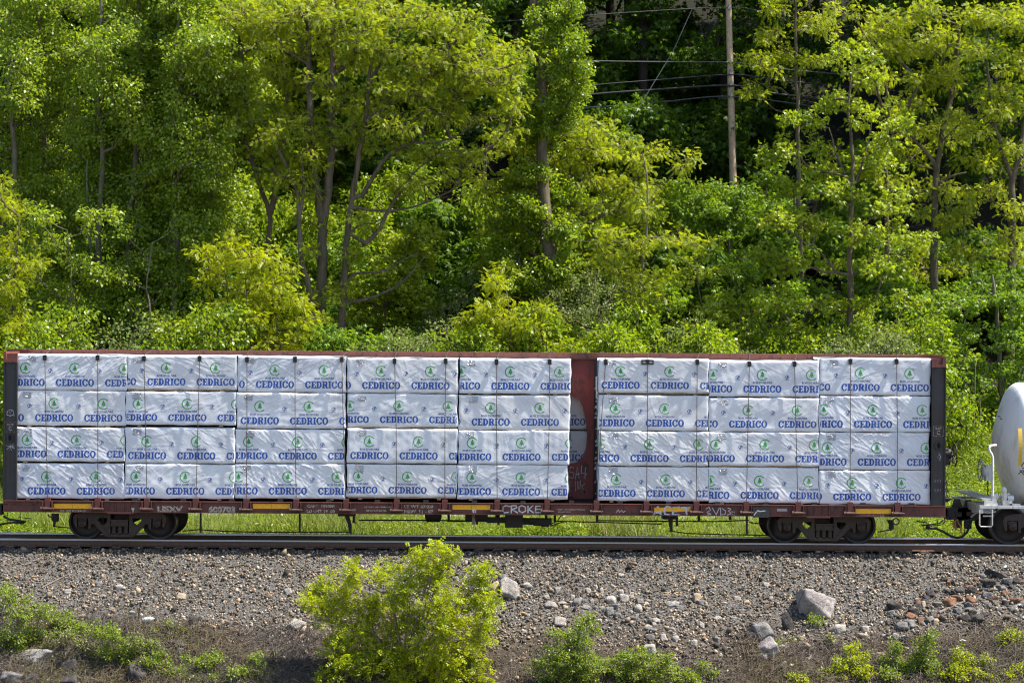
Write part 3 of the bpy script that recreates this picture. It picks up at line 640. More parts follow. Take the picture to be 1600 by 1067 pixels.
def bars(name, lst, m, parent, Y, r=.014):
    if len(lst) > 1:
        return [bars(name, [it], m, parent, Y, r) for it in lst]
    b = MB()
    for it in lst:
        pts, rad = (it if isinstance(it, tuple) and isinstance(it[0], list) else (it, r)); b.tube([P(q[0], q[1], q[2] if len(q) > 2 else Y) for q in pts], rad, 7)
    return b.build(name, m, parent)
for px, y1 in ((313.5, 832), (468.3, 831), (1167, 836)):
    b = MB(); a, c = P(px - 1.6, y1, .1), P(px + 1.6, 800, .1); b.box(a.x, c.x, .09, .12, a.z, ZS0); b.build('hanger_post', M['black'], car)
bars('brake_rod', [([(286,829.5),(310,827),(345,829.5),(400,831),(545,831)], .014), ([(560,812.5),(640,812.5),(700,813),(760,814)], .018), ([(870,814),(935,815.5),(1034,818.5)], .014), ([(935,813),(1035,814),(1120,814.5),(1170,812.5)], .016), ([(1046,829),(1075,833),(1120,834.5),(1170,835.5),(1200,836)], .014)], M['black'], car, .45)
b = MB()
for px, y0, y1, ww in ((541, 803, 810, 26), (1047, 805, 815, 24)):
    b = MB(); a, c = P(px - ww / 2, y1 - 4, .3), P(px + ww / 2, y0, .3); b.box(a.x, c.x, .25, .7, a.z, ZS0 + .02)
    q = P(px + ww / 2 - 2, y1 + 7, .3); b.box(q.x - .02, q.x + .04, .3, .34, q.z, a.z + .05); b.build('lever_bracket', M['black'], car)
for px, x2 in ((542, 546), (1047, 1047.5)):
    b = MB(); yb_ = 833 if px < 800 else 831; b.prism([(P(px - 3, 806, .28).x, P(px, 806, .28).z), (P(px + 4, 806, .28).x, P(px, 806, .28).z), (P(x2 + 3.5, 820, .28).x, P(px, 820, .28).z), (P(x2 + 3.5, yb_, .28).x, P(px, yb_, .28).z), (P(x2, yb_, .28).x, P(px, yb_, .28).z), (P(x2 - 3, 818, .28).x, P(px, 818, .28).z)], .26, .30); b.build('brake_lever', M['black'], car)
b = MB(); c = P(677, 803, .2); b.tube([(c.x - .20, .2, c.z), (c.x - .16, .2, c.z), (c.x + .16, .2, c.z), (c.x + .20, .2, c.z)], [.10, .19, .19, .10], 16); b.build('air_reservoir', M['black'], car)
b = MB(); a, c = P(789, 823.5, .2), P(817, 803, .2); b.box(a.x, c.x, .1, .6, a.z, ZS0); b.build('brake_valve', M['black'], car); b = MB(); a, c = P(760, 816.5, .3), P(790, 808, .3); b.box(a.x, c.x, .25, .4, a.z, c.z); b.build('brake_beam', M['black'], car); b = MB(); a, c = P(817, 819, .3), P(862, 810, .3); b.box(a.x, c.x, .2, .5, a.z, c.z)
b.build('brake_cylinder', M['black'], car); b = MB(); a, c = P(727, 812, .3), P(762, 803, .3); b.box(a.x, c.x, .2, .5, a.z, c.z); b.build('slack_adjuster', M['black'], car); b = MB(); a, c = P(846, 822.5, .3), P(858, 812, .3); b.box(a.x, c.x, .25, .42, a.z, c.z); b.build('drain_cock', M['black'], car)
for px, y1 in ((701, 815), (779, 820), (745, 819), (853, 815), (933, 815), (1092, 815), (1141, 812), (776, 812), (867, 815)): a, c = P(px - 2, y1, .3), P(px + 2, 803, .3); b = MB(); b.box(a.x, c.x, .28, .32, a.z, ZS0); b.build('pipe_hanger', M['black'], car)
bars('brake_pipe', [([(819,812),(835,820),(850,821)], .015), ([(862,818),(872,813),(876,806),(880,804)], .014), ([(700,814),(730,814.5),(760,813)], .016), ([(860,821),(870,818),(880,815),(900,814)], .012)], M['black'], car, .1)
b = MB(); a, c = P(737.5, 819.5, -.6), P(742.5, 804, -.6); b.box(a.x, c.x, -.62, -.585, a.z, c.z); b.build('hanging_tag', M['wood'], car)
ch = [P(1170 + 3.2 * k, 815 + 2.5 * math.sin(math.pi * k / 9) + (0 if k else 0), .1) for k in range(10)]
def chain(name, pts, parent, m, r=.013):
    b = MB()
    for i in range(len(pts) - 1):
        a, c = Vector(pts[i]), Vector(pts[i + 1]); d = (c - a); L = d.length * .62; dn = d.normalized(); s = dn.cross(Vector((0, 1, 0) if i % 2 else (0, 0, 1) if abs(dn.z) < .8 else (1, 0, 0))).normalized() * L * .36; mid = (a + c) / 2
        b.tube([mid + dn * L * math.cos(q * math.pi / 5) + s * math.sin(q * math.pi / 5) for q in range(11)], r, 5, cap=False)
    return b.build(name, m, parent)
chain('hand_brake_chain', ch, car, M['black'], .010)
chain('brake_chain', [P(1479 + .6 * (k % 2), 750 + 4.6 * k, .2) for k in range(8)], car, M['black'], .010)
# the ends: steps, rods, coupler, brake wheel, hose
bars('stirrup_step', [([(11.5,801),(11.5,816),(31,816.5),(31.5,801)], .011)], M['winch'], car, YS - .02)
bars('stirrup_step', [([(1444,813),(1443,826),(1464,827),(1465,813)], .011)], M['black'], car, YS - .02)
bars('uncoupling_rod', [([(28,808),(48,809.5)], .009), ([(1432,814),(1447,816),(1447,822),(1470,820)], .014), ([(1440,821),(1468,817),(1474,812)], .02), ([(1474,806),(1477,814),(1474,818)], .014)], M['black'], car, -.2)
bars('towing_ring', [([(80 - 5 * math.cos(a * .4), 803 + 4.5 * math.sin(a * .4)) for a in range(9)], .018)], M['truck'], car, YS + .02)
bars('towing_ring', [([(1400 + 5 * math.cos(a * .6283), 814.5 + 5 * math.sin(a * .6283)) for a in range(11)], .018)], M['truck'], car, YS + .02)
b = MB()
for a0, pts in ((0, [(81,802),(92,802),(92,814),(87,816),(86,822),(83,823),(84,815),(81,812)]), (1, [(1386,812),(1396,812),(1396,826),(1391,829),(1389,826),(1389,820)])):
    b = MB(); b.prism([(P(x, y, .3).x, P(x, y, .3).z) for x, y in pts], .25, .32); b.build('brake_hanger', M['black'], car)
bars('brake_rod', [([(85,822),(112,825)], .014), ([(1372,831),(1392,827)], .014), ([(1353,825),(1365,828)], .01)], M['black'], car, .3)
def coupler(root, px, py, s, Y=YC, m='black'):
    b = MB(); c = P(px, py, Y)
    def X(d): return c.x + s * d
    def bx(d0, d1, y0, y1, z0, z1): b.box(min(X(d0), X(d1)), max(X(d0), X(d1)), Y + y0, Y + y1, c.z + z0, c.z + z1)
    bx(0, .62, -.07, .07, -.09, .09); bx(0.0, .12, -.16, .16, -.14, .13)
    b.prism([(X(d), c.z + z) for d, z in ((.22,-.13),(.50,-.17),(.70,-.15),(.78,-.05),(.78,.10),(.68,.14),(.42,.16),(.26,.15))], Y - .19, Y + .05)
    b.prism([(X(d), c.z + z) for d, z in ((.40,.10),(.48,.34),(.60,.34),(.68,.10))], Y - .10, Y + .0)
    bx(.44, .60, -.15, .0, -.36, -.12); bx(.55, .92, .02, .20, -.12, .12); bx(.20, .34, -.22, -.16, -.06, .05)
    return b.build('coupler', M[m], root)
coupler(car, 1478, 802, 1); coupler(car, 4, 795, -1)
b = MB(); c = P(1484, 710.5, .45); b.tube([(c.x - .12, c.y, c.z + .03), (c.x + .02, c.y, c.z + .03)], .12, 14); b.tube([(c.x - .10, c.y, c.z - .15), (c.x + .0, c.y, c.z - .15)], .10, 14); b.box(c.x - .15, c.x - .05, c.y - .1, c.y + .1, c.z - .22, c.z + .14); b.build('brake_housing', M['black'], car)
b = MB(); c = P(1491.5, 711, .45)
b.tube([(c.x, c.y + .275 * math.cos(k * math.pi / 14), c.z + .275 * math.sin(k * math.pi / 14)) for k in range(29)], .014, 7, cap=False)
for k in range(5): b.tube([(c.x - .04, c.y, c.z), (c.x, c.y + .275 * math.cos(k * 1.2566 + .3), c.z + .275 * math.sin(k * 1.2566 + .3))], .012, 6)
b.tube([(c.x - .14, c.y, c.z), (c.x + .01, c.y, c.z)], .032, 10); b.build('brake_wheel', M['black'], car)
b = MB(); a, c = P(1477, 784.5, .0), P(1486.5, 778, .0); b.box(a.x, c.x, -.1, .9, c.z - .03, c.z); b.prism([(a.x, c.z - .1), (a.x + .05, c.z - .1), (c.x, c.z - .03), (a.x, c.z - .03)], 0, .02); b.build('brake_step', M['black'], car)
for py in (563, 595, 622, 651, 677, 700): bars('grab_iron', [([(1477,py,YS+.1),(1481,py,YS+.1),(1481,py,YS+.6),(1477,py,YS+.6)], .01)], M['black'], car, 0)
bars('air_hose', [([(1446,824,.5),(1462,825,.45),(1475,831,.4),(1487,838,.4),(1496,840,.45),(1503,838.5,.5),(1511,831,.55),(1516,820,.6),(1519,810,.62),(1524,803,.64)], .030)], M['hose'], car, .4)
bars('air_hose', [([(40,815.5,.3),(34,814,.3),(14,811,.3),(6,806,.4)], .03), ([(38,817,.35),(20,816,.3),(4,818,.3),(-8,822,.3)], .026)], M['hose'], car, .4)
bars('orange_sling', [([(1484,813,.3),(1492,815,.28),(1496,811,.28),(1497,817,.28),(1501,822,.28),(1502,833,.28)], .018), ([(1492,815,.3),(1493,822,.28),(1494,828,.28)], .022), ([(1489,816,.3),(1491,826,.28)], .02)], M['sling'], car, .3)
bars('hose_strap', [([(1506,805,.6),(1508,822,.5),(1506,838,.45)], .010)], M['black'], car, .4)

# ------------------------------------------------------------------ the white tank car
tank = thing('tank_car', 'white tank car cut off by the right edge behind the flatcar', 'tank car', (P(1650, 830, YC).x, YC, 0))
RT = 1.5; ZT = P(1590, 693, YC).z; xs = P(1589.5, 693, YC).x; XE = xs + 13.2
prof = [(0.02, -.575), (.30, -.548), (.52, -.505), (.83, -.400), (1.15, -.275), (1.30, -.205), (1.39, -.15), (1.44, -.105), (1.475, -.055), (1.497, 0)]
b = MB(); b.lathe([(r, xs + h) for r, h in prof] + [(RT, xs + .004), (RT, xs + 3), (RT, XE - .004)] + [(r, XE - h) for r, h in prof[::-1]], (0, YC, ZT), 'X', 72)
b.build('barrel', M['tankwhite'], tank)
b = MB(); b.lathe([(RT, xs + .02), (RT + .003, xs + .021), (RT + .003, xs + .045), (RT, xs + .046)], (0, YC, ZT), 'X', 72); b.build('weld_seam', M['tankgrime'], tank)
def on_barrel(x, z, d=.004):
    dz = z - ZT; return Vector((x, YC - math.sqrt(max(0, RT * RT - dz * dz)) - d, z))
b = MB(); xx0, xx1 = P(1591.5, 700, -.75).x, P(1597.6, 700, -.75).x; za, zb_ = P(1594, 669, -.7).z, P(1594, 727, -.7).z
n = 10; v = []
for i in range(n + 1): z = zb_ + (za - zb_) * i / n; v += [on_barrel(xx0, z), on_barrel(xx1, z)]
b.add(v, [(2 * i, 2 * i + 1, 2 * i + 3, 2 * i + 2) for i in range(n)]); b.build('yellow_stripe', M['tankyellow'], tank, fix=False)
b = MB()
for pth in ([(1596,729),(1600,722),(1606,722),(1606,732),(1598,731)], [(1593,741),(1599,734),(1604,740)], [(1594,734),(1602,742)], [(1600,738),(1612,731)]):
    b.tube([on_barrel(P(a, q, -.7).x, P(a, q, -.7).z, .0) for a, q in pth], .012, 5)
b.build('graffiti', M['bulk'], tank)
b = MB(); p = P(1560, 652, .2)
for k in range(3): b.box(P(1558.5, 652, .2).x + .03 * k, P(1562.5, 652, .2).x + .03 * k, .20, .215, P(1560, 650 + 2.2 * k, .2).z - .009, P(1560, 650 + 2.2 * k, .2).z + .009)
b.build('small_lettering', M['bulk'], tank)
# underframe
xf = P(1529, 780, -.6).x; zt_ = P(1560, 793, -.7).z
b = MB(); b.box(xf, XE + .9, -.72, -.66, zt_ - .02, zt_ + .05); b.box(xf, XE + .9, 2 * YC + .66, 2 * YC + .72, zt_ - .02, zt_ + .05); b.box(xf + .02, xf + .10, -.66, 2 * YC + .66, zt_ - .14, zt_ + .04)
b.box(xf + .1, XE + .8, YC - .25, YC + .25, zt_ - .22, zt_ + .02)
for x in (xf + 2.2, XE - 1.4): b.box(x - .25, x + .25, YC - 1.0, YC + 1.0, zt_ + .0, ZT - 1.05)
b.build('underframe', M['tankgrime'], tank)
b = MB(); a, c = P(1527.5, 791, -.2), P(1551.5, 777, -.2); b.box(a.x, c.x, -.62, 2 * YC + .62, c.z - .03, c.z)
for k in range(8): b.box(a.x, c.x, -.64, -.625, c.z - .03, c.z + .012) if k == 0 else b.box(a.x + .04 * k, a.x + .04 * k + .012, -.6, 2.0, c.z, c.z + .014)
b.prism([(a.x + .05, a.z), (c.x - .0, a.z), (c.x + .03, a.z), (c.x - .06, c.z + .08), (c.x - .11, c.z + .08), (c.x - .13, c.z - .04), (a.x + .05, c.z - .04)], -.66, -.63)
a, c = P(1569, 790, -.6), P(1577.5, 782, -.6); b.box(a.x - .04, c.x + .06, -.62, -.42, a.z, c.z); a, c = P(1577, 792, -.6), P(1594, 787, -.6); b.box(a.x, c.x, -.62, -.5, a.z, c.z)
b.build('end_platform', M['tankgrime'], tank)
bars('handrail', [([(1551,781),(1551,716),(1549.5,709.5),(1546,705),(1545,700),(1547,696.5),(1556,695.5,-.3)], .032)], M['tankgrime'], tank, -.6)
bars('handrail', [([(1545,702,.0),(1546,697,.1),(1556,695,.25)], .012)], M['galv'], tank, 0)
b = MB(); c = P(1544, 737, .4); b.box(c.x - .08, c.x + .10, c.y - .12, c.y + .12, c.z - .21, c.z + .17); b.lathe([(.0, -.16), (.1, -.16), (.13, -.08)], (c.x, c.y, c.z), 'X', 14); b.build('brake_housing', M['tankgrime'], tank)
b = MB(); c = P(1532, 734, .4)
b.tube([(c.x, c.y + .27 * math.cos(k * math.pi / 14), c.z + .27 * math.sin(k * math.pi / 14)) for k in range(29)], .014, 7, cap=False)
for k in range(5): b.tube([(c.x + .04, c.y, c.z), (c.x, c.y + .27 * math.cos(k * 1.2566), c.z + .27 * math.sin(k * 1.2566))], .012, 6)
b.tube([(c.x, c.y, c.z), (c.x + .12, c.y, c.z)], .028, 10); b.build('brake_wheel', M['galv'], tank)
chain('brake_chain', [P(1543 + .5 * (k % 2), 751 + 4.2 * k, .4) for k in range(7)], tank, M['black'], .010)
b = MB(); c = P(1569, 777, -.5)
b.tube([c + Vector((0, 0, -.12)), c + Vector((0, 0, .14)), c + Vector((0, 0, .15)), c + Vector((0, 0, .22)), c + Vector((0, 0, .25))], [.062, .062, .07, .055, .02], 12)
b.tube([c + Vector((-.30, .1, 0)), c + Vector((-.13, .1, 0))], .085, 12); b.tube([c + Vector((.10, .1, -.03)), c + Vector((.24, .1, -.03))], .075, 12); b.tube([c + Vector((.02, .1, .04)), c + Vector((.16, .1, .08))], .03, 8); b.tube([c + Vector((-.2, .1, .0)), c + Vector((.2, .1, 0))], .045, 8)
for k in range(4): b.box(c.x - .075, c.x - .055, c.y - .07, c.y - .05, c.z - .1 + .06 * k, c.z - .07 + .06 * k)
b.build('air_valve', M['tankgrime'], tank)
bars('stirrup_step', [([(1530.5,796),(1530.5,820),(1532.5,822.5),(1549,822.5),(1550.5,820),(1550.5,796)], .016)], M['tankgrime'], tank, -.72)
bars('air_pipe', [([(1517,808,.55),(1522,803,.5),(1530,799,.4)], .026)], M['tankgrime'], tank, .4)
bars('uncoupling_rod', [([(1536,800),(1545,801),(1556,799)], .016), ([(1536,806),(1552,806)], .02)], M['tankgrime'], tank, -.5)
coupler(tank, 1529, 801, -1, YC + .0)
xw = P(1576, 830, -.05).x
truck(tank, xw + .888, .457); truck(tank, XE - 1.4, .457)

# ------------------------------------------------------------------ ground, road, track
def axis(segs):
    out = []
    for a, b, s in segs: out += list(np.arange(a, b, s))
    return np.array(out + [segs[-1][1]])
gx_ = axis([(-300, -60, 20), (-60, -20, 2), (-20, 20, .2), (20, 60, 2), (60, 300, 20)])
gy_ = axis([(-400, -60, 40), (-60, -10, 5), (-10, -5, .4), (-5, 2.4, .12), (2.4, 5, .2), (5, 30, .6), (30, 110, 2), (110, 400, 20)])
GX, GY = np.meshgrid(gx_, gy_, indexing='ij'); GZ = gz(GX, GY) - .0
ii = np.arange(GX.size).reshape(GX.shape); q = np.stack([ii[:-1, :-1], ii[1:, :-1], ii[1:, 1:], ii[:-1, 1:]], -1).reshape(-1, 4)
gm = mat('ground_soil', (.1, .09, .07), .95, 0, .1)
geo = nd(gm, 'ShaderNodeNewGeometry'); sx_ = nd(gm, 'ShaderNodeSeparateXYZ'); lk(gm, geo.outputs['Position'], sx_.inputs[0])
def ystep(a, b):
    mr = nd(gm, 'ShaderNodeMapRange'); mr.inputs['From Min'].default_value = a; mr.inputs['From Max'].default_value = b; lk(gm, sx_.outputs['Y'], mr.inputs['Value']); return mr.outputs[0]
grav = ramp(gm, noise(gm, 24, 3, .8), [(.32, (.02, .019, .018)), (.5, (.085, .08, .075)), (.68, (.22, .20, .18))])
dirt = ramp(gm, noise(gm, 7, 6, .75), [(.3, (.026, .020, .016)), (.5, (.068, .054, .043)), (.68, (.150, .122, .098))])
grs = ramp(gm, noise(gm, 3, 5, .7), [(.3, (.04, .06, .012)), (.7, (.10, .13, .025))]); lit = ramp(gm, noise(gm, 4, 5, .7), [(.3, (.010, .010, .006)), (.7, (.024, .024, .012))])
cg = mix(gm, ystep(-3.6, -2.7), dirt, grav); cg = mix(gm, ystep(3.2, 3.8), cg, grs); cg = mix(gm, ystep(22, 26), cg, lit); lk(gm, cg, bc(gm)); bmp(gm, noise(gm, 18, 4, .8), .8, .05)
me = np_mesh('ground', np.stack([GX, GY, GZ], -1).reshape(-1, 3), q, True); me.materials.append(gm)
tag(link(bpy.data.objects.new('ground', me)), kind='structure')
asph = mat('asphalt', (.2, .2, .2), .9); lk(asph, ramp(asph, noise(asph, 20, 4), [(.3, (.17, .165, .16)), (.7, (.25, .245, .235))]), bc(asph))
b = MB(); xsr = np.arange(-60, 61, 1.0)
for nm, y0, y1, dz, m_ in (('road', 9.6, 15.2, .10, asph), ('road_edge_line', 14.6, 14.78, .105, M['yellow'])):
    b = MB(); v = []
    for x in xsr:
        for y in (y0, y1): v.append((x, y, -.58 + dz))
    b.add(v, [(2 * i, 2 * i + 2, 2 * i + 3, 2 * i + 1) for i in range(len(xsr) - 1)]); b.build(nm, m_, None, (0, 0, 0), fix=False)['kind'] = 'structure'
RAILP = [(-.07, -.18), (.07, -.18), (.07, -.168), (.02, -.15), (.010, -.14), (.010, -.055), (.034, -.043), (.036, -.006), (.031, -.0005), (-.031, -.0005), (-.036, -.005), (-.036, -.042), (-.010, -.055), (-.010, -.14), (-.02, -.15), (-.07, -.168)]
for yr, lab in ((0, 'near rusty steel rail of the railway track, shiny worn top'), (1.505, 'far steel rail of the railway track with bright worn top')):
    b = MB(); n = len(RAILP); v = []; xs_ = [-40, -13, 0, 13, 40]
    for x in xs_: v += [(x, yr + a, z) for a, z in RAILP]
    for i in range(len(xs_) - 1):
        for j in range(n): b.add([v[i * n + j], v[i * n + (j + 1) % n], v[(i + 1) * n + (j + 1) % n], v[(i + 1) * n + j]], [(0, 1, 2, 3)], 2 if j == 10 else 1 if j in (7, 8, 9) else 0)
    o = b.build('rail', [M['rail'], M['railtop'], M['gauge'] if yr > 1 else M['field']], None, (0, yr, -.18)); tag(o, lab, 'rail', 'rails of the railway track')
tieb = MB(); tieb.box(-.115, .115, -1.3, 1.3, -.36, -.19); plb = MB(); plb.box(-.10, .10, -.16, .16, -.189, -.172)
for q in (-.07, .07):
    for s in (-1, 1): plb.box(q - .012, q + .012, s * .10 - .012, s * .10 + .012, -.172, -.145)
tr = random.Random(11); first = None
for k in range(58):
    x = -14.6 + k * .512 + tr.uniform(-.03, .03)
    t = thing('railway_tie', 'dark creosoted wooden tie under the rails, its end buried in ballast', 'railway tie', (x, YC, -.36), 'ties under the railway track')
    if first is None:
        o1 = tieb.build('beam', M['tie'], None, (0, 0, 0)); o2 = plb.build('tie_plate', M['plate'], None, (0, 0, 0)); first = (o1.data, o2.data)
        bpy.data.objects.remove(o1); bpy.data.objects.remove(o2)
    a = link(bpy.data.objects.new('beam', first[0]), t, (x, YC, 0)); a.rotation_euler.z = tr.uniform(-.02, .02)
    for y in (0, 1.505): link(bpy.data.objects.new('tie_plate', first[1]), t, (x, y, 0))

# ------------------------------------------------------------------ ballast and rocks
def hull_template(rng, n):
    bm = bmesh.new()
    for p in rng.normal(size=(n, 3)): p = p / np.linalg.norm(p) * rng.uniform(.75, 1.1); bm.verts.new(p * [1, .8, .62])
    bmesh.ops.convex_hull(bm, input=bm.verts); bmesh.ops.delete(bm, geom=[v for v in bm.verts if not v.link_faces], context='VERTS')
    bmesh.ops.triangulate(bm, faces=bm.faces); bm.verts.index_update()
    V = np.array([v.co[:] for v in bm.verts]); Fq = np.array([[v.index for v in f.verts] for f in bm.faces]); bm.free(); return V, Fq
def rots(rng, n):
    qn = rng.normal(size=(n, 4)); qn /= np.linalg.norm(qn, axis=1, keepdims=True); a, b_, c, d = qn.T
    return np.stack([np.stack([1-2*(c*c+d*d), 2*(b_*c-a*d), 2*(b_*d+a*c)], -1), np.stack([2*(b_*c+a*d), 1-2*(b_*b_+d*d), 2*(c*d-a*b_)], -1), np.stack([2*(b_*d-a*c), 2*(c*d+a*b_), 1-2*(b_*b_+c*c)], -1)], 1)
def stones(name, pts, rad, m, seed, tilt=None):
    rng = np.random.default_rng(seed); VV, FF = [], []; base = 0; T = [hull_template(rng, 11) for _ in range(10)]
    g = rng.integers(0, 10, len(pts))
    for k in range(10):
        w_ = np.where(g == k)[0]
        if not len(w_): continue
        V, Fq = T[k]; Rm = rots(rng, len(w_)); vv = np.einsum('nij,kj->nki', Rm, V) * rad[w_][:, None, None] + pts[w_][:, None, :]
        FF.append((Fq[None] + (np.arange(len(w_)) * len(V))[:, None, None] + base).reshape(-1, 3)); VV.append(vv.reshape(-1, 3)); base += len(w_) * len(V)
    me = np_mesh(name, np.concatenate(VV), np.concatenate(FF)); me.materials.append(m); return link(bpy.data.objects.new(name, me))
stm = mat('crushed_stone', (.2, .2, .2), .85, 0, .25); g = nd(stm, 'ShaderNodeNewGeometry')
stc = ramp(stm, g.outputs['Random Per Island'], [(0, (.026, .024, .021)), (.18, (.066, .060, .052)), (.38, (.155, .138, .117)), (.54, (.092, .076, .061)), (.68, (.215, .185, .148)), (.82, (.33, .288, .235)), (.92, (.37, .27, .175)), (.96, (.17, .10, .065)), (1, (.55, .52, .48))])
lk(stm, mix(stm, 1.0, stc, ramp(stm, noise(stm, .55, 5, .65), [(.32, (.66, .58, .50)), (.5, (1.02, .96, .86)), (.68, (1.14, 1.08, 1.0))]), 'MULTIPLY'), bc(stm))
def scatter(rng, n, x0, x1, y0, y1, keep=None):
    p = np.stack([rng.uniform(x0, x1, n), rng.uniform(y0, y1, n)], -1)
    if keep is not None: p = p[rng.random(len(p)) < keep(p[:, 0], p[:, 1])]
    return p
rng = np.random.default_rng(21)
edge = lambda x: -3.25 + .35 * np.sin(x * .5 + 1) + .25 * np.sin(x * 1.3) + np.where(x < -7, .25, 0) - np.where((x > -.5) & (x < 9), .85, 0)
p1 = scatter(rng, 62000, -15, 15, -5.2, -.28, lambda x, y: np.clip((y - edge(x)) / .9 + .6, .22, 1) )
p2 = scatter(rng, 9000, -15, 15, -.28, 3.0)
p2 = p2[~((np.abs(p2[:, 1]) < .085) | (np.abs(p2[:, 1] - 1.505) < .085))]
pp = np.concatenate([p1, p2]); rad = np.clip(rng.lognormal(math.log(.028), .36, len(pp)), .012, .075)
pts = np.stack([pp[:, 0], pp[:, 1], gz(pp[:, 0], pp[:, 1]) + rad * rng.uniform(-.1, .75, len(pp))], -1)
pts[:, 2] = np.where((pp[:, 1] > -.6) & (pp[:, 1] < .1), pts[:, 2] + .006, pts[:, 2])
pts[:, 2] -= .055 * np.clip(1 - np.abs(pp[:, 1] + .02) / .30, 0, 1)
tag(stones('ballast_stones', pts, rad, stm, 3), kind='stuff')
p3 = scatter(rng, 2600, -15, 15, -5.2, -.6, lambda x, y: .25 + .75 * np.exp(-((y - edge(x) - .3) / .5) ** 2)); rad3 = np.clip(rng.lognormal(math.log(.055), .40, len(p3)), .035, .14)
tag(stones('coarse_stones', np.stack([p3[:, 0], p3[:, 1], gz(p3[:, 0], p3[:, 1]) + rad3 * .35], -1), rad3, stm, 5), kind='stuff')
def rockmat(name, a, b, c, sc=5):
    m = mat(name, a, .9, 0, .2); n = noise(m, sc, 6, .75); lk(m, ramp(m, n, [(.34, c), (.5, a), (.64, b)]), bc(m)); bmp(m, noise(m, sc * 3, 6, .75), 1.0, .08); return m
RM = {'pale': rockmat('pale_rock', (.38, .34, .30), (.48, .45, .41), (.24, .21, .19)), 'tan': rockmat('tan_rock', (.42, .32, .22), (.52, .43, .33), (.28, .21, .14)), 'grey': rockmat('grey_rock', (.20, .19, .18), (.30, .28, .265), (.10, .095, .09)),
      'dark': rockmat('dark_slate', (.070, .062, .057), (.13, .115, .105), (.030, .027, .025)), 'rust': rockmat('rusty_slate', (.24, .12, .07), (.32, .19, .12), (.12, .075, .055)), 'mauve': rockmat('mauve_boulder', (.33, .285, .27), (.44, .40, .375), (.19, .165, .16), 4)}
def rock_mesh(seed, dims, sub=3, cuts=16, rough=.028):
    rng = np.random.default_rng(seed); bm = bmesh.new(); bmesh.ops.create_icosphere(bm, subdivisions=sub, radius=1); bm.verts.index_update()
    V = np.array([v.co[:] for v in bm.verts]); Fq = np.array([[v.index for v in f.verts] for f in bm.faces]); bm.free()
    Rq = np.linalg.qr(np.eye(3) + rng.normal(0, .28, (3, 3)))[0]; nrm = [Rq[:, i] * sg for i in range(3) for sg in (1, -1)] + list(rng.normal(size=(max(3, cuts - 10), 3)))
    nrm = np.array(nrm) + rng.normal(0, .12, (len(nrm), 3)); nrm /= np.linalg.norm(nrm, axis=1, keepdims=True); d = np.concatenate([rng.uniform(.60, .78, 6), rng.uniform(.62, .92, len(nrm) - 6)])
    dt = V @ nrm.T; r = np.where(dt > .02, d / np.maximum(dt, .02), 9).min(1); r = np.minimum(r, 1.2)
    k = rng.normal(size=(5, 3)) * 4; ph = rng.uniform(0, 6, 5); k2 = rng.normal(size=(6, 3)) * 13; r = r * (1 + rough * (sum(np.sin(V @ k[i] + ph[i]) for i in range(5)) / 2.5 + .4 * sum(np.sin(V @ k2[i] + ph[i % 5]) for i in range(6)) / 2.5)) + rng.normal(0, rough * .2, len(V))
    return V * r[:, None] * np.array(dims), Fq
def rock(px, py, wpx, hpx, m, label, seed, group=None, name='rock', rz=0, depth=.8, tilt=0, lift=.28, cat=None, cuts=16):
    p = G(px, py + hpx * .42); s = (D + p.y) / F; dims = (wpx * s / 2 * 1.08, wpx * s / 2 * depth, hpx * s / 2 * 1.12)
    V, Fq = rock_mesh(seed, dims, 4 if wpx > 30 else 3, cuts)
    Rm = np.array(Euler((R(-12), tilt, 0)).to_matrix()); V = V @ Rm.T
    V[:, 2] += dims[2] * lift * 2 * .9; V[:, 1] += dims[1] * .35
    me = np_mesh(name, V, Fq); me.materials.append(RM[m]); o = link(bpy.data.objects.new(name, me), None, p + Vector((0, 0, -.02)))
    return tag(o, label, cat or 'rock', group)
rock(1273, 938, 66, 54, 'mauve', 'large mauve grey boulder with a flat sloping top on the ballast', 4, name='boulder', cat='boulder', tilt=.12, depth=.9)
rock(1192, 984, 40, 36, 'grey', 'broken grey boulder half sunk in the dirt left of the large boulder', 212, name='boulder', cat='boulder', depth=1.0, tilt=.3)
rock(1202, 1008, 36, 34, 'mauve', 'mauve grey block lying against the front of the broken grey boulder', 213, name='boulder', cat='boulder', depth=1.0, tilt=-.4)
rock(1172, 990, 18, 22, 'dark', 'dark broken rock leaning against the left of the broken grey boulder', 13)
rock(1193, 1022, 22, 14, 'mauve', 'mauve grey rock under the foot of the broken grey boulder', 14)
rock(1180, 976, 16, 12, 'grey', 'grey rock on top behind the broken grey boulder', 15)
rock(797, 919, 36, 36, 'pale', 'pale angular boulder beside the yellow green bush', 17, name='boulder', cat='boulder')
rock(771, 917, 20, 26, 'tan', 'tan rock wedged between the bush and the pale boulder', 23)
rock(784, 899, 20, 12, 'grey', 'grey flat rock lying behind the pale and tan boulders', 29)
rock(1302, 982, 16, 15, 'grey', 'small grey rock to the right below the large boulder', 31)
rock(1314, 981, 20, 18, 'pale', 'pale rounded rock in the dirt below the large boulder', 33)
rock(1352, 981, 18, 15, 'pale', 'pale blunt rock in the dirt above the right bushes', 34)
rock(464, 973, 34, 22, 'pale', 'pale flat grey rock left of the yellow green bush', 35)
rock(107, 1040, 32, 34, 'dark', 'black rounded boulder among the weeds at the lower left', 36, name='boulder', cat='boulder')
rock(50, 1058, 32, 24, 'dark', 'dark wedge shaped rock in the bottom left corner', 37)
rock(14, 1056, 48, 26, 'grey', 'grey broken rock at the bottom left edge', 38)
rock(110, 1063, 36, 26, 'dark', 'dark slab leaning below the black boulder', 39)
rock(212, 1052, 34, 40, 'dark', 'dark brown rock under the weeds at lower left', 40)
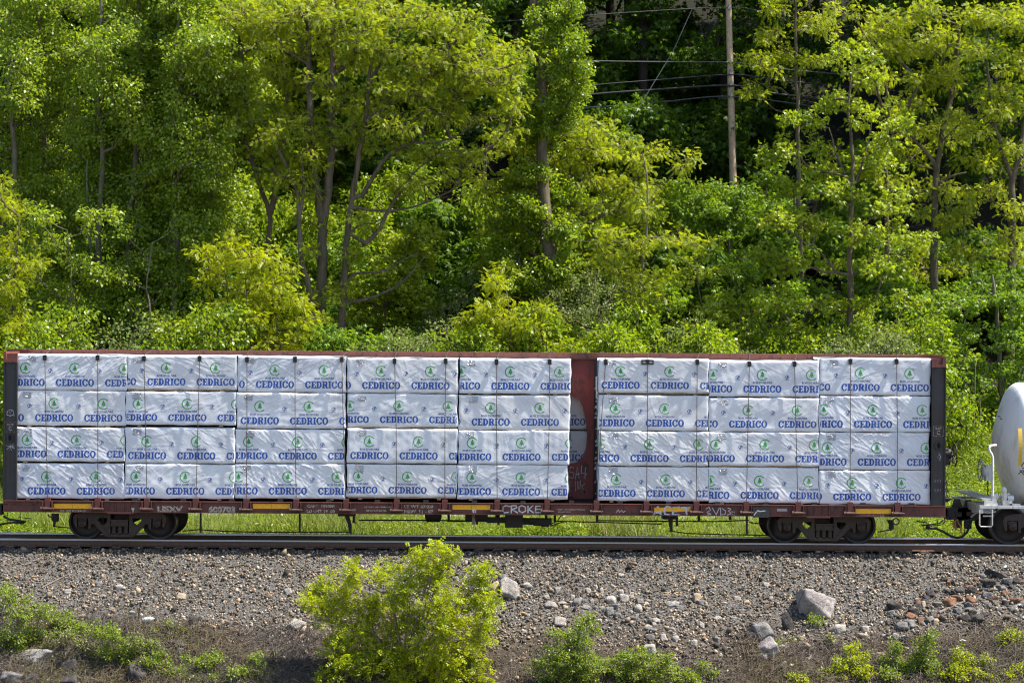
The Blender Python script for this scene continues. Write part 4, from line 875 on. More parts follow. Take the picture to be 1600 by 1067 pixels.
rock(274, 1005, 40, 14, 'dark', 'flat grey slate slab lying on the dirt at lower left', 41, name='slate_slab', cat='slate')
rock(280, 1015, 16, 14, 'grey', 'grey stone propping up the flat slate slab', 42)
rock(302, 966, 18, 22, 'dark', 'dark pointed slate standing in the dirt left of centre', 43, name='slate_slab', cat='slate', cuts=11)
rock(282, 930, 20, 14, 'tan', 'tan blunt rock on the ballast at left', 44)
rock(186, 916, 18, 13, 'pale', 'pale pointed rock on the ballast at far left', 45)
rock(155, 911, 13, 9, 'grey', 'small grey rock left of the pale pointed rock', 46)
rock(55, 1022, 70, 26, 'pale', 'pale flat rock partly covered by weeds at the lower left', 47, lift=.15)
rock(1232, 968, 18, 36, 'wood' if False else 'dark', 'tall dark splinter of slate standing left of the large boulder', 48, name='slate_slab', cat='slate', depth=.35, tilt=-.35, cuts=11)
rock(875, 1065 - 96, 26, 18, 'pale', 'pale rock just behind the top of the green bush', 49)
rock(935, 968, 16, 9, 'pale', 'light oblong rock beside the top of the green bush', 50)
rk = [(861,943,19,12),(879,940,14,6),(902,939,12,13),(925,938,6,8),(919,920,9,10),(931,916,6,10),(955,935,15,14),(971,923,8,10),(975,932,15,14),(984,942,9,5),(987,926,7,8),(1000,937,14,10),(998,948,14,13),(953,953,13,14),(966,959,12,10),
      (990,965,11,6),(931,948,8,7),(962,946,16,8),(1049,963,10,9),(1013,978,12,9),(1021,983,12,7),(1048,981,14,8),(1017,993,14,11),(1036,993,12,12),(1056,996,9,12),(1014,1011,22,16),(1089,931,14,14),(1095,939,16,8),(1111,902,10,7),(1112,921,11,8),
      (1148,909,8,4),(1152,933,12,8),(1122,965,14,9),(1146,964,10,8),(1158,953,10,9),(1158,961,8,6),(1120,997,10,10),(1097,975,8,9),(871,919,9,8),(970,897,11,7),(940,920,7,10),(823,913,14,9),(828,917,12,7),(855,910,8,7),(450,921,12,12),(456,924,10,5),
      (713,903,8,9),(1349,992,16,9),(1400,992,12,13),(1377,1020,18,10),(1382,992,10,7),(1325,983,7,7),(1224,1010,18,10),(1225,1035,12,10),(1252,995,12,8),(224,913,10,6),(210,925,10,7),(262,928,9,10),(160,930,10,5),(174,950,10,6),(207,956,10,7),(236,1002,14,10),(493,922,8,8)]
rr = random.Random(8)
for k, (x, y, w_, h_) in enumerate(rk): cl_ = rr.choice(['pale', 'pale', 'pale', 'grey', 'tan']); rock(x, y, w_ * 1.2, h_ * 1.2, cl_, f'small loose {cl_} stone lying on the ballast slope', 60 + k, f'loose {cl_} stones on the ballast', 'stone', cat='stone')
sl_ = [(1283+200,938,16,14,'rust'),(1495,932,16,8,'rust'),(1516,935,14,9,'rust'),(1531,926,8,4,'rust'),(1586,936,16,8,'rust'),(1462,921+42,10,6,'rust'),(1424,962,14,9,'rust'),(1508,964,16,10,'dark'),(1525,965,20,12,'dark'),(1428,953,16,12,'dark'),(1398,946,18,14,'dark'),(1442,941,8,10,'tan'),
       (1480,922,10,6,'dark'),(1443,929,9,4,'dark'),(1519,920,12,12,'dark'),(1546,909,20,11,'dark'),(1535,897-28+28,10,8,'grey'),(1557,896,26,9,'dark'),(1572,887,10,5,'dark'),(1575,906,14,9,'grey'),(1588,905,12,8,'dark'),(1596,908,8,6,'rust'),(1541,940,10,7,'grey'),(1545,944,8,8,'grey'),(1524,955,12,7,'grey'),
       (1537,958,14,5,'dark'),(1497,951,10,9,'grey'),(1462,970,6,11,'tan'),(1439,967,8,12,'rust'),(1452,966,12,8,'grey'),(1420,972,16,11,'grey'),(1409,976,18,12,'grey'),(1474,902+8,6,4,'rust'),(1483,909,6,8,'rust'),(1489,909,10,6,'dark'),(1543,928,14,10,'grey'),(1566,917,10,8,'grey'),(1572,940,10,9,'dark'),
       (1584,950,14,8,'grey'),(1555,933,10,5,'rust'),(1464,942,14,7,'grey'),(1513,950,12,5,'grey'),(1561,950,9,6,'grey'),(1565,949,6,4,'rust'),(1475,903,12,5,'dark'),(1526,904,8,6,'rust'),(1531,912,8,6,'dark')]
for k, (x, y, w_, h_, m_) in enumerate(sl_):
    rusty = m_ in ('rust', 'tan')
    rock(x, y, w_ * 1.45, h_ * 1.35, m_, 'rust coloured flat piece of broken slate on the right hand ballast' if rusty else 'dark grey piece of broken slate on the right hand ballast', 140 + k, 'rusty slate pieces at right' if rusty else 'dark slate pieces at right', 'slate_piece', cat='slate', depth=1.1, tilt=rr.uniform(-.3, .3), cuts=11)
sr = random.Random(19); n_ = 0
while n_ < 95:
    x, y = sr.uniform(1385, 1602), sr.uniform(893, 990)
    if abs(y - (962 - (x - 1400) * .20)) > 26: continue
    w_ = sr.choice([5, 6, 7, 8, 9, 11, 14]); rusty = sr.random() < .10
    rock(x, y, w_ * 1.3, w_ * sr.uniform(.5, .9), 'rust' if rusty else sr.choice(['dark', 'dark', 'grey']), 'rust coloured flat piece of broken slate on the right hand ballast' if rusty else 'dark grey piece of broken slate on the right hand ballast', 900 + n_, 'rusty slate pieces at right' if rusty else 'dark slate pieces at right', 'slate_piece', cat='slate', depth=1.1, tilt=sr.uniform(-.5, .5), cuts=11); n_ += 1
n_ = 0
while n_ < 70:
    x, y = (sr.gauss(990, 70), sr.gauss(955, 26)) if n_ < 45 else (sr.uniform(20, 1350), sr.uniform(880, 1000))
    if 480 < x < 770 or y < 875: n_ += 1; continue
    w_ = sr.choice([5, 6, 7, 8, 10, 13]); cl_ = sr.choice(['pale', 'pale', 'grey', 'tan']); rock(x, y, w_ * 1.2, w_ * sr.uniform(.6, 1.0), cl_, f'small loose {cl_} stone lying on the ballast slope', 1100 + n_, f'loose {cl_} stones on the ballast', 'stone', cat='stone'); n_ += 1
def stick(label, pts, r, m='twig', name='stick', cat='stick', lift=.02):
    b = MB(); q = [G(*p) + Vector((0, -.01, lift)) for p in pts]; n = len(q); b.tube(q, [r * (1 - .5 * i / (n - 1)) for i in range(n)], 6)
    return tag(b.build(name, M[m], None, q[0]), label, cat)
stick('grey dry branch lying on the ballast at far left', [(66,919),(82,911),(95,905),(108,898)], .022)
stick('short dark stick on the ballast left of the bush', [(357,887),(368,886),(376,884),(384,882)], .025, 'bark')
stick('weathered board splinter among the rusty slate at right', [(1467,959),(1480,952),(1494,946),(1505,942)], .04, 'wood')
stick('bleached stick standing among slate at far right', [(1572,922),(1574,930),(1575,938)], .02)
stick('pale dry branch on the dirt below the slate slab', [(318,1004),(334,997),(345,992),(355,986)], .02)
def bent_stem(label, pts, r, m, Y=None):
    base = G(*pts[0]); b = MB(); q = [P(x, y, base.y - .02 * i) for i, (x, y) in enumerate(pts)]; q[0] = base - Vector((0, 0, .04)); b.tube(q, [r * (1 - .6 * i / (len(q) - 1)) for i in range(len(q))], 6)
    return tag(b.build('bare_stem', M[m], None, base), label, 'stem')
bent_stem('thin dark bent stem rising from the ballast at left', [(216,965),(218,950),(224,935),(233,922),(243,912)], .016, 'barkdark')
bent_stem('thin bare stem standing in front of the right hand slates', [(1357,985),(1356,960),(1354,935),(1352,920)], .010, 'barkdark')
bent_stem('bare twig standing behind the big boulder', [(1240,975),(1243,955),(1251,935),(1259,918)], .008, 'barkdark')
bent_stem('pale bent dry stem above the bottom left weeds', [(203,1064),(207,1050),(212,1036),(216,1026)], .015, 'twig')
bent_stem('dry upright stem in the brush at lower right', [(1575,1032),(1573,1015),(1574,1003)], .012, 'twig')
bent_stem('pale leaning cane above the lower right bushes', [(1534,1002),(1545,988),(1556,978)], .010, 'twig')
# litter
p = G(231, 973); b = MB(); b.tube([p + Vector((-.13, 0, .06)), p + Vector((-.10, 0, .065)), p + Vector((.06, .02, .085)), p + Vector((.10, .02, .09)), p + Vector((.115, .02, .092)), p + Vector((.15, .02, .095))], [.04, .062, .062, .045, .024, .024], 12)
tag(b.build('plastic_bottle', mat('milky_plastic', (.52, .52, .53), .3), None, p), 'crushed milky white plastic bottle lying on the dirt at left', 'bottle')
def litter(label, px, py, s, col, seed, nm='litter_scrap'):
    p = G(px, py); r2 = np.random.default_rng(seed); n = 5; a, c = np.meshgrid(np.linspace(-1, 1, n), np.linspace(-1, 1, n), indexing='ij'); V = np.stack([a * s, c * s * .5, np.abs(c) * s * .5 + s * .4 + r2.uniform(0, s * .5, a.shape)], -1).reshape(-1, 3); i_ = np.arange(n * n).reshape(n, n)
    me = np_mesh(nm, V, np.stack([i_[:-1, :-1], i_[1:, :-1], i_[1:, 1:], i_[:-1, 1:]], -1).reshape(-1, 4)); me.materials.append(mat(nm + '_film', col, .5)); return tag(link(bpy.data.objects.new(nm, me), None, p), label, 'litter')
litter('white scrap of paper beside the pointed slate at left', 313, 968, .06, (.7, .7, .7), 1); litter('white crumpled scrap on the slope at the far right edge', 1597, 950, .07, (.75, .75, .76), 2)
litter('pale blue crumpled bag behind the lower right bushes', 1413, 1000, .09, (.45, .55, .62), 3); litter('pale yellowish plastic scrap in the brush at lower right', 1504, 1008, .09, (.70, .66, .56), 4)
litter('white scrap at the foot of the right hand bushes', 1265, 1055, .07, (.72, .70, .66), 5); litter('small white paper scrap in the left weeds', 75, 978, .04, (.75, .74, .70), 6)

# ------------------------------------------------------------------ foliage tools
UPV = np.array([0, 0, 1.0])
def unit(a): return a / np.maximum(np.linalg.norm(a, axis=-1, keepdims=True), 1e-9)
SIMPLE = np.array([[[0, 0, 0], [.45, -.33, .07], [1, 0, -.06], [.45, .33, .07]]])
NARROW = np.array([[[0, 0, 0], [.4, -.17, .03], [1, 0, -.12], [.4, .17, .03]]])
def compound(pairs, L=.27, wd=.10, droop=.28):
    out = []
    for i in range(pairs):
        t = .22 + .72 * i / max(1, pairs - 1); z = -droop * t * t
        for s in (-1, 1):
            d = np.array([.38, s * .92, -.12]); d /= np.linalg.norm(d); nrm = np.array([-d[1], d[0], 0]) ; a = np.array([t, s * .015, z])
            out.append([a, a + d * L * .45 - nrm * wd, a + d * L, a + d * L * .45 + nrm * wd])
    t = .98; a = np.array([t, 0, -droop]); d = np.array([.95, 0, -.3]); out.append([a, a + d * L * .45 + [0, -wd, 0], a + d * L, a + d * L * .45 + [0, wd, 0]])
    return np.array(out)
COMP = compound(5); COMP3 = compound(3, .38, .14)
PALM = []
for ang in (-75, -38, 0, 38, 75):
    c_, s_ = math.cos(R(ang)), math.sin(R(ang)); d = np.array([c_, s_, -.12 - abs(ang) / 400]); n_ = np.array([-s_, c_, 0]); L_ = 1 - abs(ang) / 190; PALM.append([np.array([.1, 0, 0]), d * L_ * .5 - n_ * .17 + [0, 0, .03], d * L_ + [0, 0, -.08], d * L_ * .5 + n_ * .17 + [0, 0, .03]])
PALM = np.array(PALM)
def leaf_mesh(name, pos, t, n, size, tmpl, m):
    t = unit(t); b_ = unit(np.cross(n, t)); n = np.cross(t, b_); k = len(tmpl); T = tmpl.reshape(-1, 3)
    V = pos[:, None, :] + size[:, None, None] * (T[None, :, 0, None] * t[:, None] + T[None, :, 1, None] * b_[:, None] + T[None, :, 2, None] * n[:, None])
    V = V.reshape(-1, 3); me = np_mesh(name, V, np.arange(len(V)).reshape(-1, 4)); me.materials.append(m); return me
KIND = {  # template, leaves per tip, size, spread, droop, material, up-facing
 'locust': (COMP, 13, (.13, .23), .27, .2, 'locust', 1.0), 'poplar': (SIMPLE, 26, (.10, .165), .36, .75, 'poplar', .40), 'broad': (PALM, 15, (.10, .17), .30, .40, 'maple', .8),
 'mid': (PALM, 15, (.10, .17), .30, .40, 'midgreen', .8), 'lime': (SIMPLE, 28, (.08, .14), .28, .5, 'lime', .7), 'grey': (SIMPLE, 24, (.06, .11), .26, .2, 'greyleaf', .5), 'ivy': (SIMPLE, 26, (.09, .15), .22, .5, 'lime', .4),
 'forest': (PALM, 13, (.14, .25), .48, .55, 'forest', .8), 'sapling': (COMP, 11, (.15, .25), .26, .25, 'locust', 1.0), 'lowlocust': (COMP, 13, (.13, .23), .25, .2, 'bushyellow', 1.0),
 'bush': (COMP3, 9, (.09, .16), .13, .1, 'bushyellow', .9), 'smallbush': (SIMPLE, 26, (.035, .065), .11, .1, 'weedleaf', .8)}
def crown_mesh(rng, tips, dirs, kind, name='crown', mult=1.0, m=None):
    tm, k, (s0, s1), spread, droop, mm, up = KIND[kind]; k = max(1, int(round(k * mult)))
    p = np.repeat(tips, k, 0); d = np.repeat(dirs, k, 0); n_ = len(p)
    rnd = unit(rng.normal(size=(n_, 3))); t = unit(d * .55 + rnd * 1.0 + np.array([0, 0, -droop]) + .25 * rng.normal(size=(n_, 3)))
    pos = p + rnd * spread * rng.random((n_, 1)) ** .5 * np.array([1, 1, .65]) - d * rng.random((n_, 1)) * spread * .8
    nr = unit(UPV * up + rng.normal(size=(n_, 3)) * .55 + np.array([.12, -.1, 0]))
    return leaf_mesh(name, pos, t, nr, rng.uniform(s0, s1, n_), tm, M[m or mm])
def tubes(name, P0, P1, R0, R1, m):
    Vs, Fs = [], []; base = 0
    for lo, hi, ns in ((0, .014, 3), (.014, .05, 5), (.05, 9, 9)):
        w_ = (R0 >= lo) & (R0 < hi)
        if not w_.any(): continue
        a, b_, r0, r1 = P0[w_], P1[w_], R0[w_], R1[w_]; t = unit(b_ - a); ref = np.where(np.abs(t[:, 2:3]) > .9, np.array([[1., 0, 0]]), np.array([[0, 0, 1.]])); u = unit(np.cross(t, ref)); v = np.cross(t, u)
        an = np.arange(ns) * 2 * math.pi / ns; c, s = np.cos(an), np.sin(an); ringv = c[None, :, None] * u[:, None] + s[None, :, None] * v[:, None]; ext = t * (r1 * .4)[:, None]
        V = np.stack([a[:, None] + ringv * r0[:, None, None], (b_ + ext)[:, None] + ringv * r1[:, None, None]], 1).reshape(-1, 3); j = np.arange(ns); fq = np.stack([j, (j + 1) % ns, ns + (j + 1) % ns, ns + j], -1)
        Fs.append((fq[None] + (np.arange(len(a)) * 2 * ns)[:, None, None] + base).reshape(-1, 4)); Vs.append(V); base += len(V)
    me = np_mesh(name, np.concatenate(Vs), np.concatenate(Fs), True); me.materials.append(m); return me
def grow(rng, trunks, lobes, dens, tw=.006, seg=.4, jit=.05, up=.18):
    pos, par, fix, istip = [], [], [], []
    def addn(p, q, r=0, tip=False): pos.append(np.array(p, float)); par.append(q); fix.append(r); istip.append(tip); return len(pos) - 1
    for pts, r0, r1 in trunks:
        pts = [np.array(p, float) for p in pts]; L = [0]
        for a, b_ in zip(pts, pts[1:]): L.append(L[-1] + np.linalg.norm(b_ - a))
        n = max(2, int(L[-1] / seg)); start = -1
        if pos:
            dd = np.linalg.norm(np.array(pos) - pts[0], axis=1); start = int(dd.argmin()) if dd.min() < .8 else -1
        for i in range(n + 1):
            s = L[-1] * i / n; j = min(np.searchsorted(L, s, 'right') - 1, len(pts) - 2); f = (s - L[j]) / max(1e-6, L[j + 1] - L[j])
            p0, p1 = pts[max(j - 1, 0)], pts[min(j + 2, len(pts) - 1)]; a, b_ = pts[j], pts[j + 1]
            q = .5 * ((2 * a) + (-p0 + b_) * f + (2 * p0 - 5 * a + 4 * b_ - p1) * f * f + (-p0 + 3 * a - 3 * b_ + p1) * f ** 3) + rng.normal(0, jit * .35, 3) * (0 < i < n)
            start = addn(q, start, r0 + (r1 - r0) * i / n)
    nt0 = len(pos); structural = list(range(nt0))
    lobes = sorted(lobes, key=lambda l: min(np.linalg.norm(pos[i] - np.array(l[0])) for i in range(0, nt0, 3)))
    for c, rad, nt in lobes:
        c = np.array(c, float); S_ = np.array([pos[i] for i in structural]); dv = c - S_; hd = np.hypot(dv[:, 0], dv[:, 1]); cost = np.linalg.norm(dv, axis=1) + 1.8 * np.maximum(0, S_[:, 2] - c[2] + .35 * hd)
        i0 = structural[int(cost.argmin())]; p = pos[i0]; L = np.linalg.norm(c - p); n = max(2, int(L / seg)); ctrl = p + (c - p) * .5 + np.array([0, 0, -up * L * .35]) + rng.normal(0, .06 * L, 3); cur = i0; mine = []
        for k in range(1, n + 1):
            f = k / n; q = (1 - f) ** 2 * p + 2 * f * (1 - f) * ctrl + f * f * c + rng.normal(0, jit, 3); cur = addn(q, cur); mine.append(cur); structural.append(cur)
        u = unit(rng.normal(size=(nt, 3))) * rng.random((nt, 1)) ** .42; tp = c + u * np.array(rad); near = mine[-max(2, int(len(mine) * .6)):]
        mp = [pos[i] for i in near]; o = np.argsort(np.linalg.norm(tp - c, axis=1)); ids = list(near)
        for q in tp[o]:
            arr = np.array(mp); k = int((np.linalg.norm(arr - q, axis=1) + .5 * np.maximum(0, arr[:, 2] - q[2])).argmin()); a = arr[k]; mid = (a + q) / 2 + rng.normal(0, .05, 3) + np.array([0, 0, .02])
            m1 = addn(mid, ids[k]); e = addn(q, m1, 0, True); mp += [mid, q]; ids += [m1, e]
    pos = np.array(pos); par = np.array(par); cnt = np.array(istip, float) + .3
    for i in range(len(par) - 1, -1, -1):
        if par[i] >= 0: cnt[par[i]] += cnt[i]
    r = tw * cnt ** .47; fx_ = np.array(fix); r = np.where(fx_ > 0, fx_, r); r = np.minimum(r, .34)
    e = par >= 0; pi_ = par[e]; r0 = np.where((fx_[e] > 0), r[pi_], np.minimum(r[pi_], r[e] * 1.35)); tips = np.array(istip)
    return pos[pi_], pos[e], r0, r[e], pos[tips], unit(pos[tips] - pos[par[tips]])
def px_tree(name, label, kind, Y, trunks, lobes, seed, bark='bark', dens=11.0, cat='tree', group=None, mult=1.0, tw=.006, crown='crown', m=None, flat=1.0, dY=1.0, yd=.8, base=None, up=.18, ground=None, fill=1.7):
    """a tree at depth Y whose trunk and leaf masses stand where the photograph shows them"""
    rng = np.random.default_rng(seed); s = (D + Y) / F; L = []
    lobes = list(lobes) + [(px + rng.uniform(-.9, .9) * rx, py + rng.uniform(-1.3, 1.3) * ry, rx * .8, ry * .85) for px, py, rx, ry in lobes for _ in range(int(fill) + (rng.random() < fill - int(fill)))]
    for px, py, rx, ry in lobes:
        y = Y + rng.uniform(-dY, dY); c = P(px, py, y); a, b_ = rx * s * 1.12, ry * s * flat * 1.22; L.append((c, (a, min(a, 1.6) * yd, b_), max(4, int(dens * 1.15 * a * b_ * 3.1))))
    T = []
    for tr_ in trunks:
        pts, r0, r1 = tr_; T.append(([P(x, y, Y + (z if len(t_) > 2 else 0)) for t_ in pts for x, y, z in [(t_ + (0,))[:3]]], r0, r1))
    if base is None:
        p0 = T[0][0][0]; zg = float(gz(p0.x, p0.y))
        if ground is not False and p0.z > zg: T[0] = ([Vector((p0.x + rng.uniform(-.1, .1), p0.y, zg - .15))] + T[0][0], T[0][1] * 1.15, T[0][2])
        org = Vector((p0.x, p0.y, min(zg, p0.z)))
    else: org = base
    A, B, r0, r1, tips, dirs = grow(rng, T, L, dens, tw, up=up); o_ = np.array(org)
    t = thing(name, label, cat, org, group)
    w_ = tubes('trunk', A - o_, B - o_, r0, r1, M[bark]); link(bpy.data.objects.new('trunk' if cat == 'tree' else 'stems', w_), t, org)
    c_ = crown_mesh(rng, tips - o_, dirs, kind, crown, mult, m); link(bpy.data.objects.new(crown, c_), t, org)
    return t

# ------------------------------------------------------------------ the front row of trees
rr = random.Random(77)
def tall(x0, y0, lean=0, top=-90, bend=6, r0=.15, r1=.04):
    n = 7; return ([(x0 + lean * i / (n - 1) + rr.uniform(-bend, bend) * (0 < i), y0 + (top - y0) * i / (n - 1)) for i in range(n)], r0, r1)
POP = [('leftmost grey trunked poplar with glossy leaves at the left edge', 25.5, [tall(25, 600, -10, r0=.13)], [(10,40),(40,100),(-5,150),(45,190),(15,240),(50,290),(10,330),(60,40),(20,-20),(70,380),(40,430)]),
 ('slender poplar with a grey trunk second from the left edge', 27, [tall(72, 600, -8, r0=.14)], [(75,20),(100,80),(60,130),(110,160),(80,220),(60,270),(110,300),(90,350),(85,400),(100,-30),(50,480),(110,470)]),
 ('poplar with a forked grey trunk behind the left end of the flatcar', 24.5, [tall(150, 600, 12, r0=.12), tall(158, 560, -22, top=250, r0=.09, r1=.03)], [(150,10),(190,60),(130,90),(170,140),(140,190),(200,200),(150,250),(120,310),(180,320),(130,400),(190,440),(120,450),(180,500),(140,520)]),
 ('poplar with a dark straight trunk left of the pale trunk', 25, [tall(201, 600, 14, r0=.17)], [(220,20),(250,70),(200,110),(260,130),(220,170),(250,210),(190,240),(230,280),(260,300),(200,350),(240,390),(230,450),(215,510),(240,-30)]),
 ('poplar with a pale bare lower trunk left of the locust trees', 24, [tall(274, 600, 4, r0=.13)], [(290,20),(330,60),(280,100),(340,110),(300,150),(350,160),(280,190),(330,210),(300,250),(350,260),(280,300),(320,320),(290,370),(260,420),(300,-30),(310,400)]),
 ('poplar with light glossy leaves reaching over the left locust trunk', 26.5, [tall(335, 600, 20, r0=.11)], [(360,20),(390,60),(340,50),(380,110),(400,150),(360,170),(330,280),(360,310),(390,20),(350,350),(320,-20)])]
for k, (lab, Y, T, Ls) in enumerate(POP):
    px_tree('poplar_tree', lab, 'poplar', Y, T, [(x + rr.uniform(-10, 10), y + rr.uniform(-10, 10), rr.uniform(36, 56), rr.uniform(28, 42)) for x, y in Ls], 400 + k, 'barkgrey', dens=9.5, dY=1.8, up=.1, fill=1.0)
px_tree('young_poplar', 'low leafy poplar at the left, just above the flatcar roof', 'poplar', 21.8, [([(110,600),(108,520),(112,440),(105,360)], .06, .02)],
        [(40,400,40,22),(90,380,40,22),(135,410,40,20),(70,450,42,20),(120,470,42,20),(150,520,45,16),(90,520,42,16),(60,340,36,18),(30,490,36,18),(150,345,36,18)], 419, 'barkgrey', dens=6.5, dY=1.2, fill=.3)
px_tree('young_poplar', 'low leafy poplar between the left poplar trunks and the small yellow green locust', 'poplar', 22.2, [([(235,600),(236,520),(230,440),(238,380)], .06, .02)],
        [(180,430,38,20),(230,400,38,20),(265,440,36,20),(200,480,42,18),(250,500,40,18),(290,480,30,18),(215,350,34,18),(280,350,30,18)], 418, 'barkgrey', dens=6.5, dY=1.2, fill=.3)
px_tree('locust_tree', 'forked locust tree leaning left of the main locust trunks', 'locust', 24, [([(405,600),(411,480),(418,400),(421,335),(410,300),(395,255),(378,205),(368,170)], .13, .06), ([(421,335),(432,290),(442,230),(447,170),(442,100)], .12, .05), ([(410,300),(392,230),(385,170),(380,100)], .06, .03)],
        [(400,62,55,25),(430,110,50,22),(385,160,40,20),(430,175,45,18),(400,215,45,18),(370,240,30,16),(440,235,40,16),(445,50,45,25),(380,20,50,22),(360,120,30,18),(350,200,25,14)], 421, 'bark', dens=8.5, flat=.8, tw=.0075)
px_tree('locust_tree', 'tall locust tree with the thickest dark trunk left of centre', 'locust', 23, [([(500,600),(500,540),(502,450),(503,350),(492,290),(486,200),(483,120),(481,40),(478,-60)], .20, .08), ([(503,350),(513,295),(518,220),(520,120),(520,30),(522,-50)], .17, .07), ([(486,120),(470,70),(455,20)], .07, .03)],
        [(470,20,65,28),(520,-10,70,28),(500,60,60,22),(560,40,60,25),(450,80,50,18),(540,100,55,20),(470,130,50,18),(530,160,50,18),(450,190,40,16),(500,205,45,16),(550,220,45,16),(470,250,40,14),(590,80,50,20),(420,30,45,20),(505,335,26,12),(492,400,22,12),(512,455,24,12),(498,500,24,12),(480,300,26,10)], 422, 'bark', dens=8.5, flat=.8, tw=.0075)
px_tree('locust_tree', 'locust tree with a curved dark trunk leaning left', 'locust', 22.4, [([(497,600),(492,500),(481,450),(470,400),(467,340),(463,300),(452,270),(440,245),(425,215)], .13, .05), ([(467,340),(475,290),(470,240)], .07, .03)], [(430,270,45,14),(410,235,40,14),(470,275,35,12),(440,200,40,14),(480,225,30,12),(400,190,30,14)], 423, 'bark', dens=8)
px_tree('locust_tree', 'wide spreading locust tree with bare lower limbs right of the thick trunk', 'locust', 22.8, [([(529,600),(532,520),(537,450),(541,380),(550,310),(560,250),(571,190),(577,130),(585,60)], .155, .05), ([(535,478),(560,470),(582,466),(605,455),(625,444),(640,430),(652,415),(667,398)], .075, .02), ([(541,442),(556,425),(575,427),(600,424),(622,412),(640,402),(655,394)], .055, .015),
        ([(545,365),(575,345),(590,352),(600,340)], .05, .02), ([(571,380),(590,360),(608,330),(622,305),(640,280),(655,262)], .09, .03), ([(560,325),(600,330),(640,324),(670,315),(695,304),(715,288),(719,272)], .06, .014), ([(550,310),(570,300),(600,250),(640,225),(680,225),(720,210)], .09, .03), ([(571,190),(610,165),(650,140),(680,100),(700,70)], .10, .03), ([(577,130),(600,90),(620,50),(640,10)], .08, .03)],
        [(600,20,60,25),(650,40,60,25),(690,25,55,22),(735,35,40,20),(640,90,60,22),(700,85,55,22),(750,85,50,20),(795,105,40,22),(770,135,55,20),(715,135,55,20),(650,145,55,18),(600,140,50,18),(690,185,60,18),(750,180,55,18),(800,175,35,16),(630,200,50,16),(600,235,45,14),(680,232,60,16),(735,240,45,16),(660,275,45,12),(610,285,35,10),(715,275,30,10),(780,215,35,12),(580,180,40,16),(548,400,24,12),(535,450,22,12),(560,340,26,12),(540,505,24,12)], 424, 'bark', dens=8.5, flat=.8, tw=.0075)
px_tree('young_locust', 'small yellow green locust in front of the dark trunks, left of centre', 'lowlocust', 20.5, [([(392,600),(390,540),(386,480),(384,420)], .05, .02), ([(352,600),(353,540),(356,470),(350,420)], .04, .015), ([(440,600),(436,540),(430,480)], .04, .02)],
        [(340,430,38,22),(390,405,40,24),(430,430,42,22),(360,470,48,22),(420,475,50,24),(465,470,35,20),(330,500,45,22),(390,515,55,22),(450,515,45,20),(480,500,25,16),(360,380,30,16),(430,540,50,14),(310,540,45,14)], 425, 'bark', dens=8)
px_tree('young_locust', 'yellow green locust sapling at the left edge behind the bulkhead', 'lowlocust', 21, [([(20,600),(18,520),(25,420),(30,340)], .05, .02)], [(20,320,40,20),(10,370,40,22),(40,430,35,18),(10,450,40,22),(40,500,40,20),(10,530,45,20),(60,540,35,14)], 426, 'bark', dens=7)
px_tree('broadleaf_bush', 'bright green broad leaved bush behind the bare locust limb', 'broad', 26, [([(600,600),(600,520),(602,450)], .06, .02)], [(600,430,42,30),(640,400,38,28),(575,475,40,30),(640,460,42,28),(600,515,50,25),(655,505,35,25),(560,530,40,20),(625,380,30,20),(655,430,30,25)], 427, 'bark', dens=9, cat='bush', crown='foliage')
px_tree('grey_willow_bush', 'grey green bush at the foot of the dark gap near the centre', 'grey', 25, [([(700,600),(700,540),(705,480)], .05, .02)], [(690,500,35,28),(720,470,30,24),(700,535,45,20),(740,520,35,22),(670,535,30,18)], 428, 'bark', dens=9, cat='bush', crown='foliage')
px_tree('grey_willow_bush', 'grey green bush right of the low yellow green locust', 'grey', 24, [([(930,600),(932,540),(930,480)], .05, .02)], [(900,450,38,28),(940,480,38,26),(880,490,35,24),(930,525,48,24),(970,520,30,24),(850,460,30,20),(960,545,45,14)], 429, 'bark', dens=9, cat='bush', crown='foliage')
px_tree('ivy_covered_tree', 'ivy covered bare topped trunk above the centre', 'ivy', 24.8, [([(865,600),(860,450),(850,300),(846,200),(849,100),(845,50),(835,10),(830,-60)], .24, .14), ([(849,100),(872,40),(884,10),(892,-60)], .16, .10), ([(884,10),(897,8),(907,8)], .05, .02), ([(845,50),(836,22),(826,8)], .04, .015)],
        [(872,40,18,28),(892,70,22,36),(880,110,30,34),(900,120,18,20),(860,140,38,26),(835,165,34,24),(880,175,24,18),(820,190,34,22),(852,95,22,22),(862,15,20,18),(838,30,16,18),(885,30,18,20),(848,60,18,20),(900,10,10,10),(800,160,24,18),(845,215,36,20),(835,265,34,22),(870,300,36,22),(815,320,36,22),(850,360,40,22),(800,385,36,22),(875,410,34,22),(830,430,40,22),(790,440,30,20)], 430, 'bark', dens=15, yd=.6)
px_tree('locust_tree', 'yellow green locust with a dark crooked limb near the centre', 'locust', 26.8, [([(856,600),(858,500),(862,420),(868,360),(862,300),(850,240)], .17, .07), ([(866,368),(885,350),(905,335),(925,322),(945,316),(958,315)], .10, .03), ([(868,360),(890,320),(915,280)], .06, .02)],
        [(800,235,45,22),(845,215,45,20),(890,200,40,18),(935,195,36,16),(870,250,50,22),(920,240,45,20),(965,225,35,18),(990,245,35,16),(1030,235,32,14),(1068,252,26,12),(820,280,45,20),(780,300,40,20),(870,295,40,18),(940,285,40,18),(985,285,35,16),(830,330,40,16),(790,350,40,18),(900,360,30,12),(920,330,40,22),(960,330,36,20),(905,400,40,22),(950,400,34,20),(780,400,40,22),(1000,300,36,20)], 431, 'bark', dens=8, tw=.007)
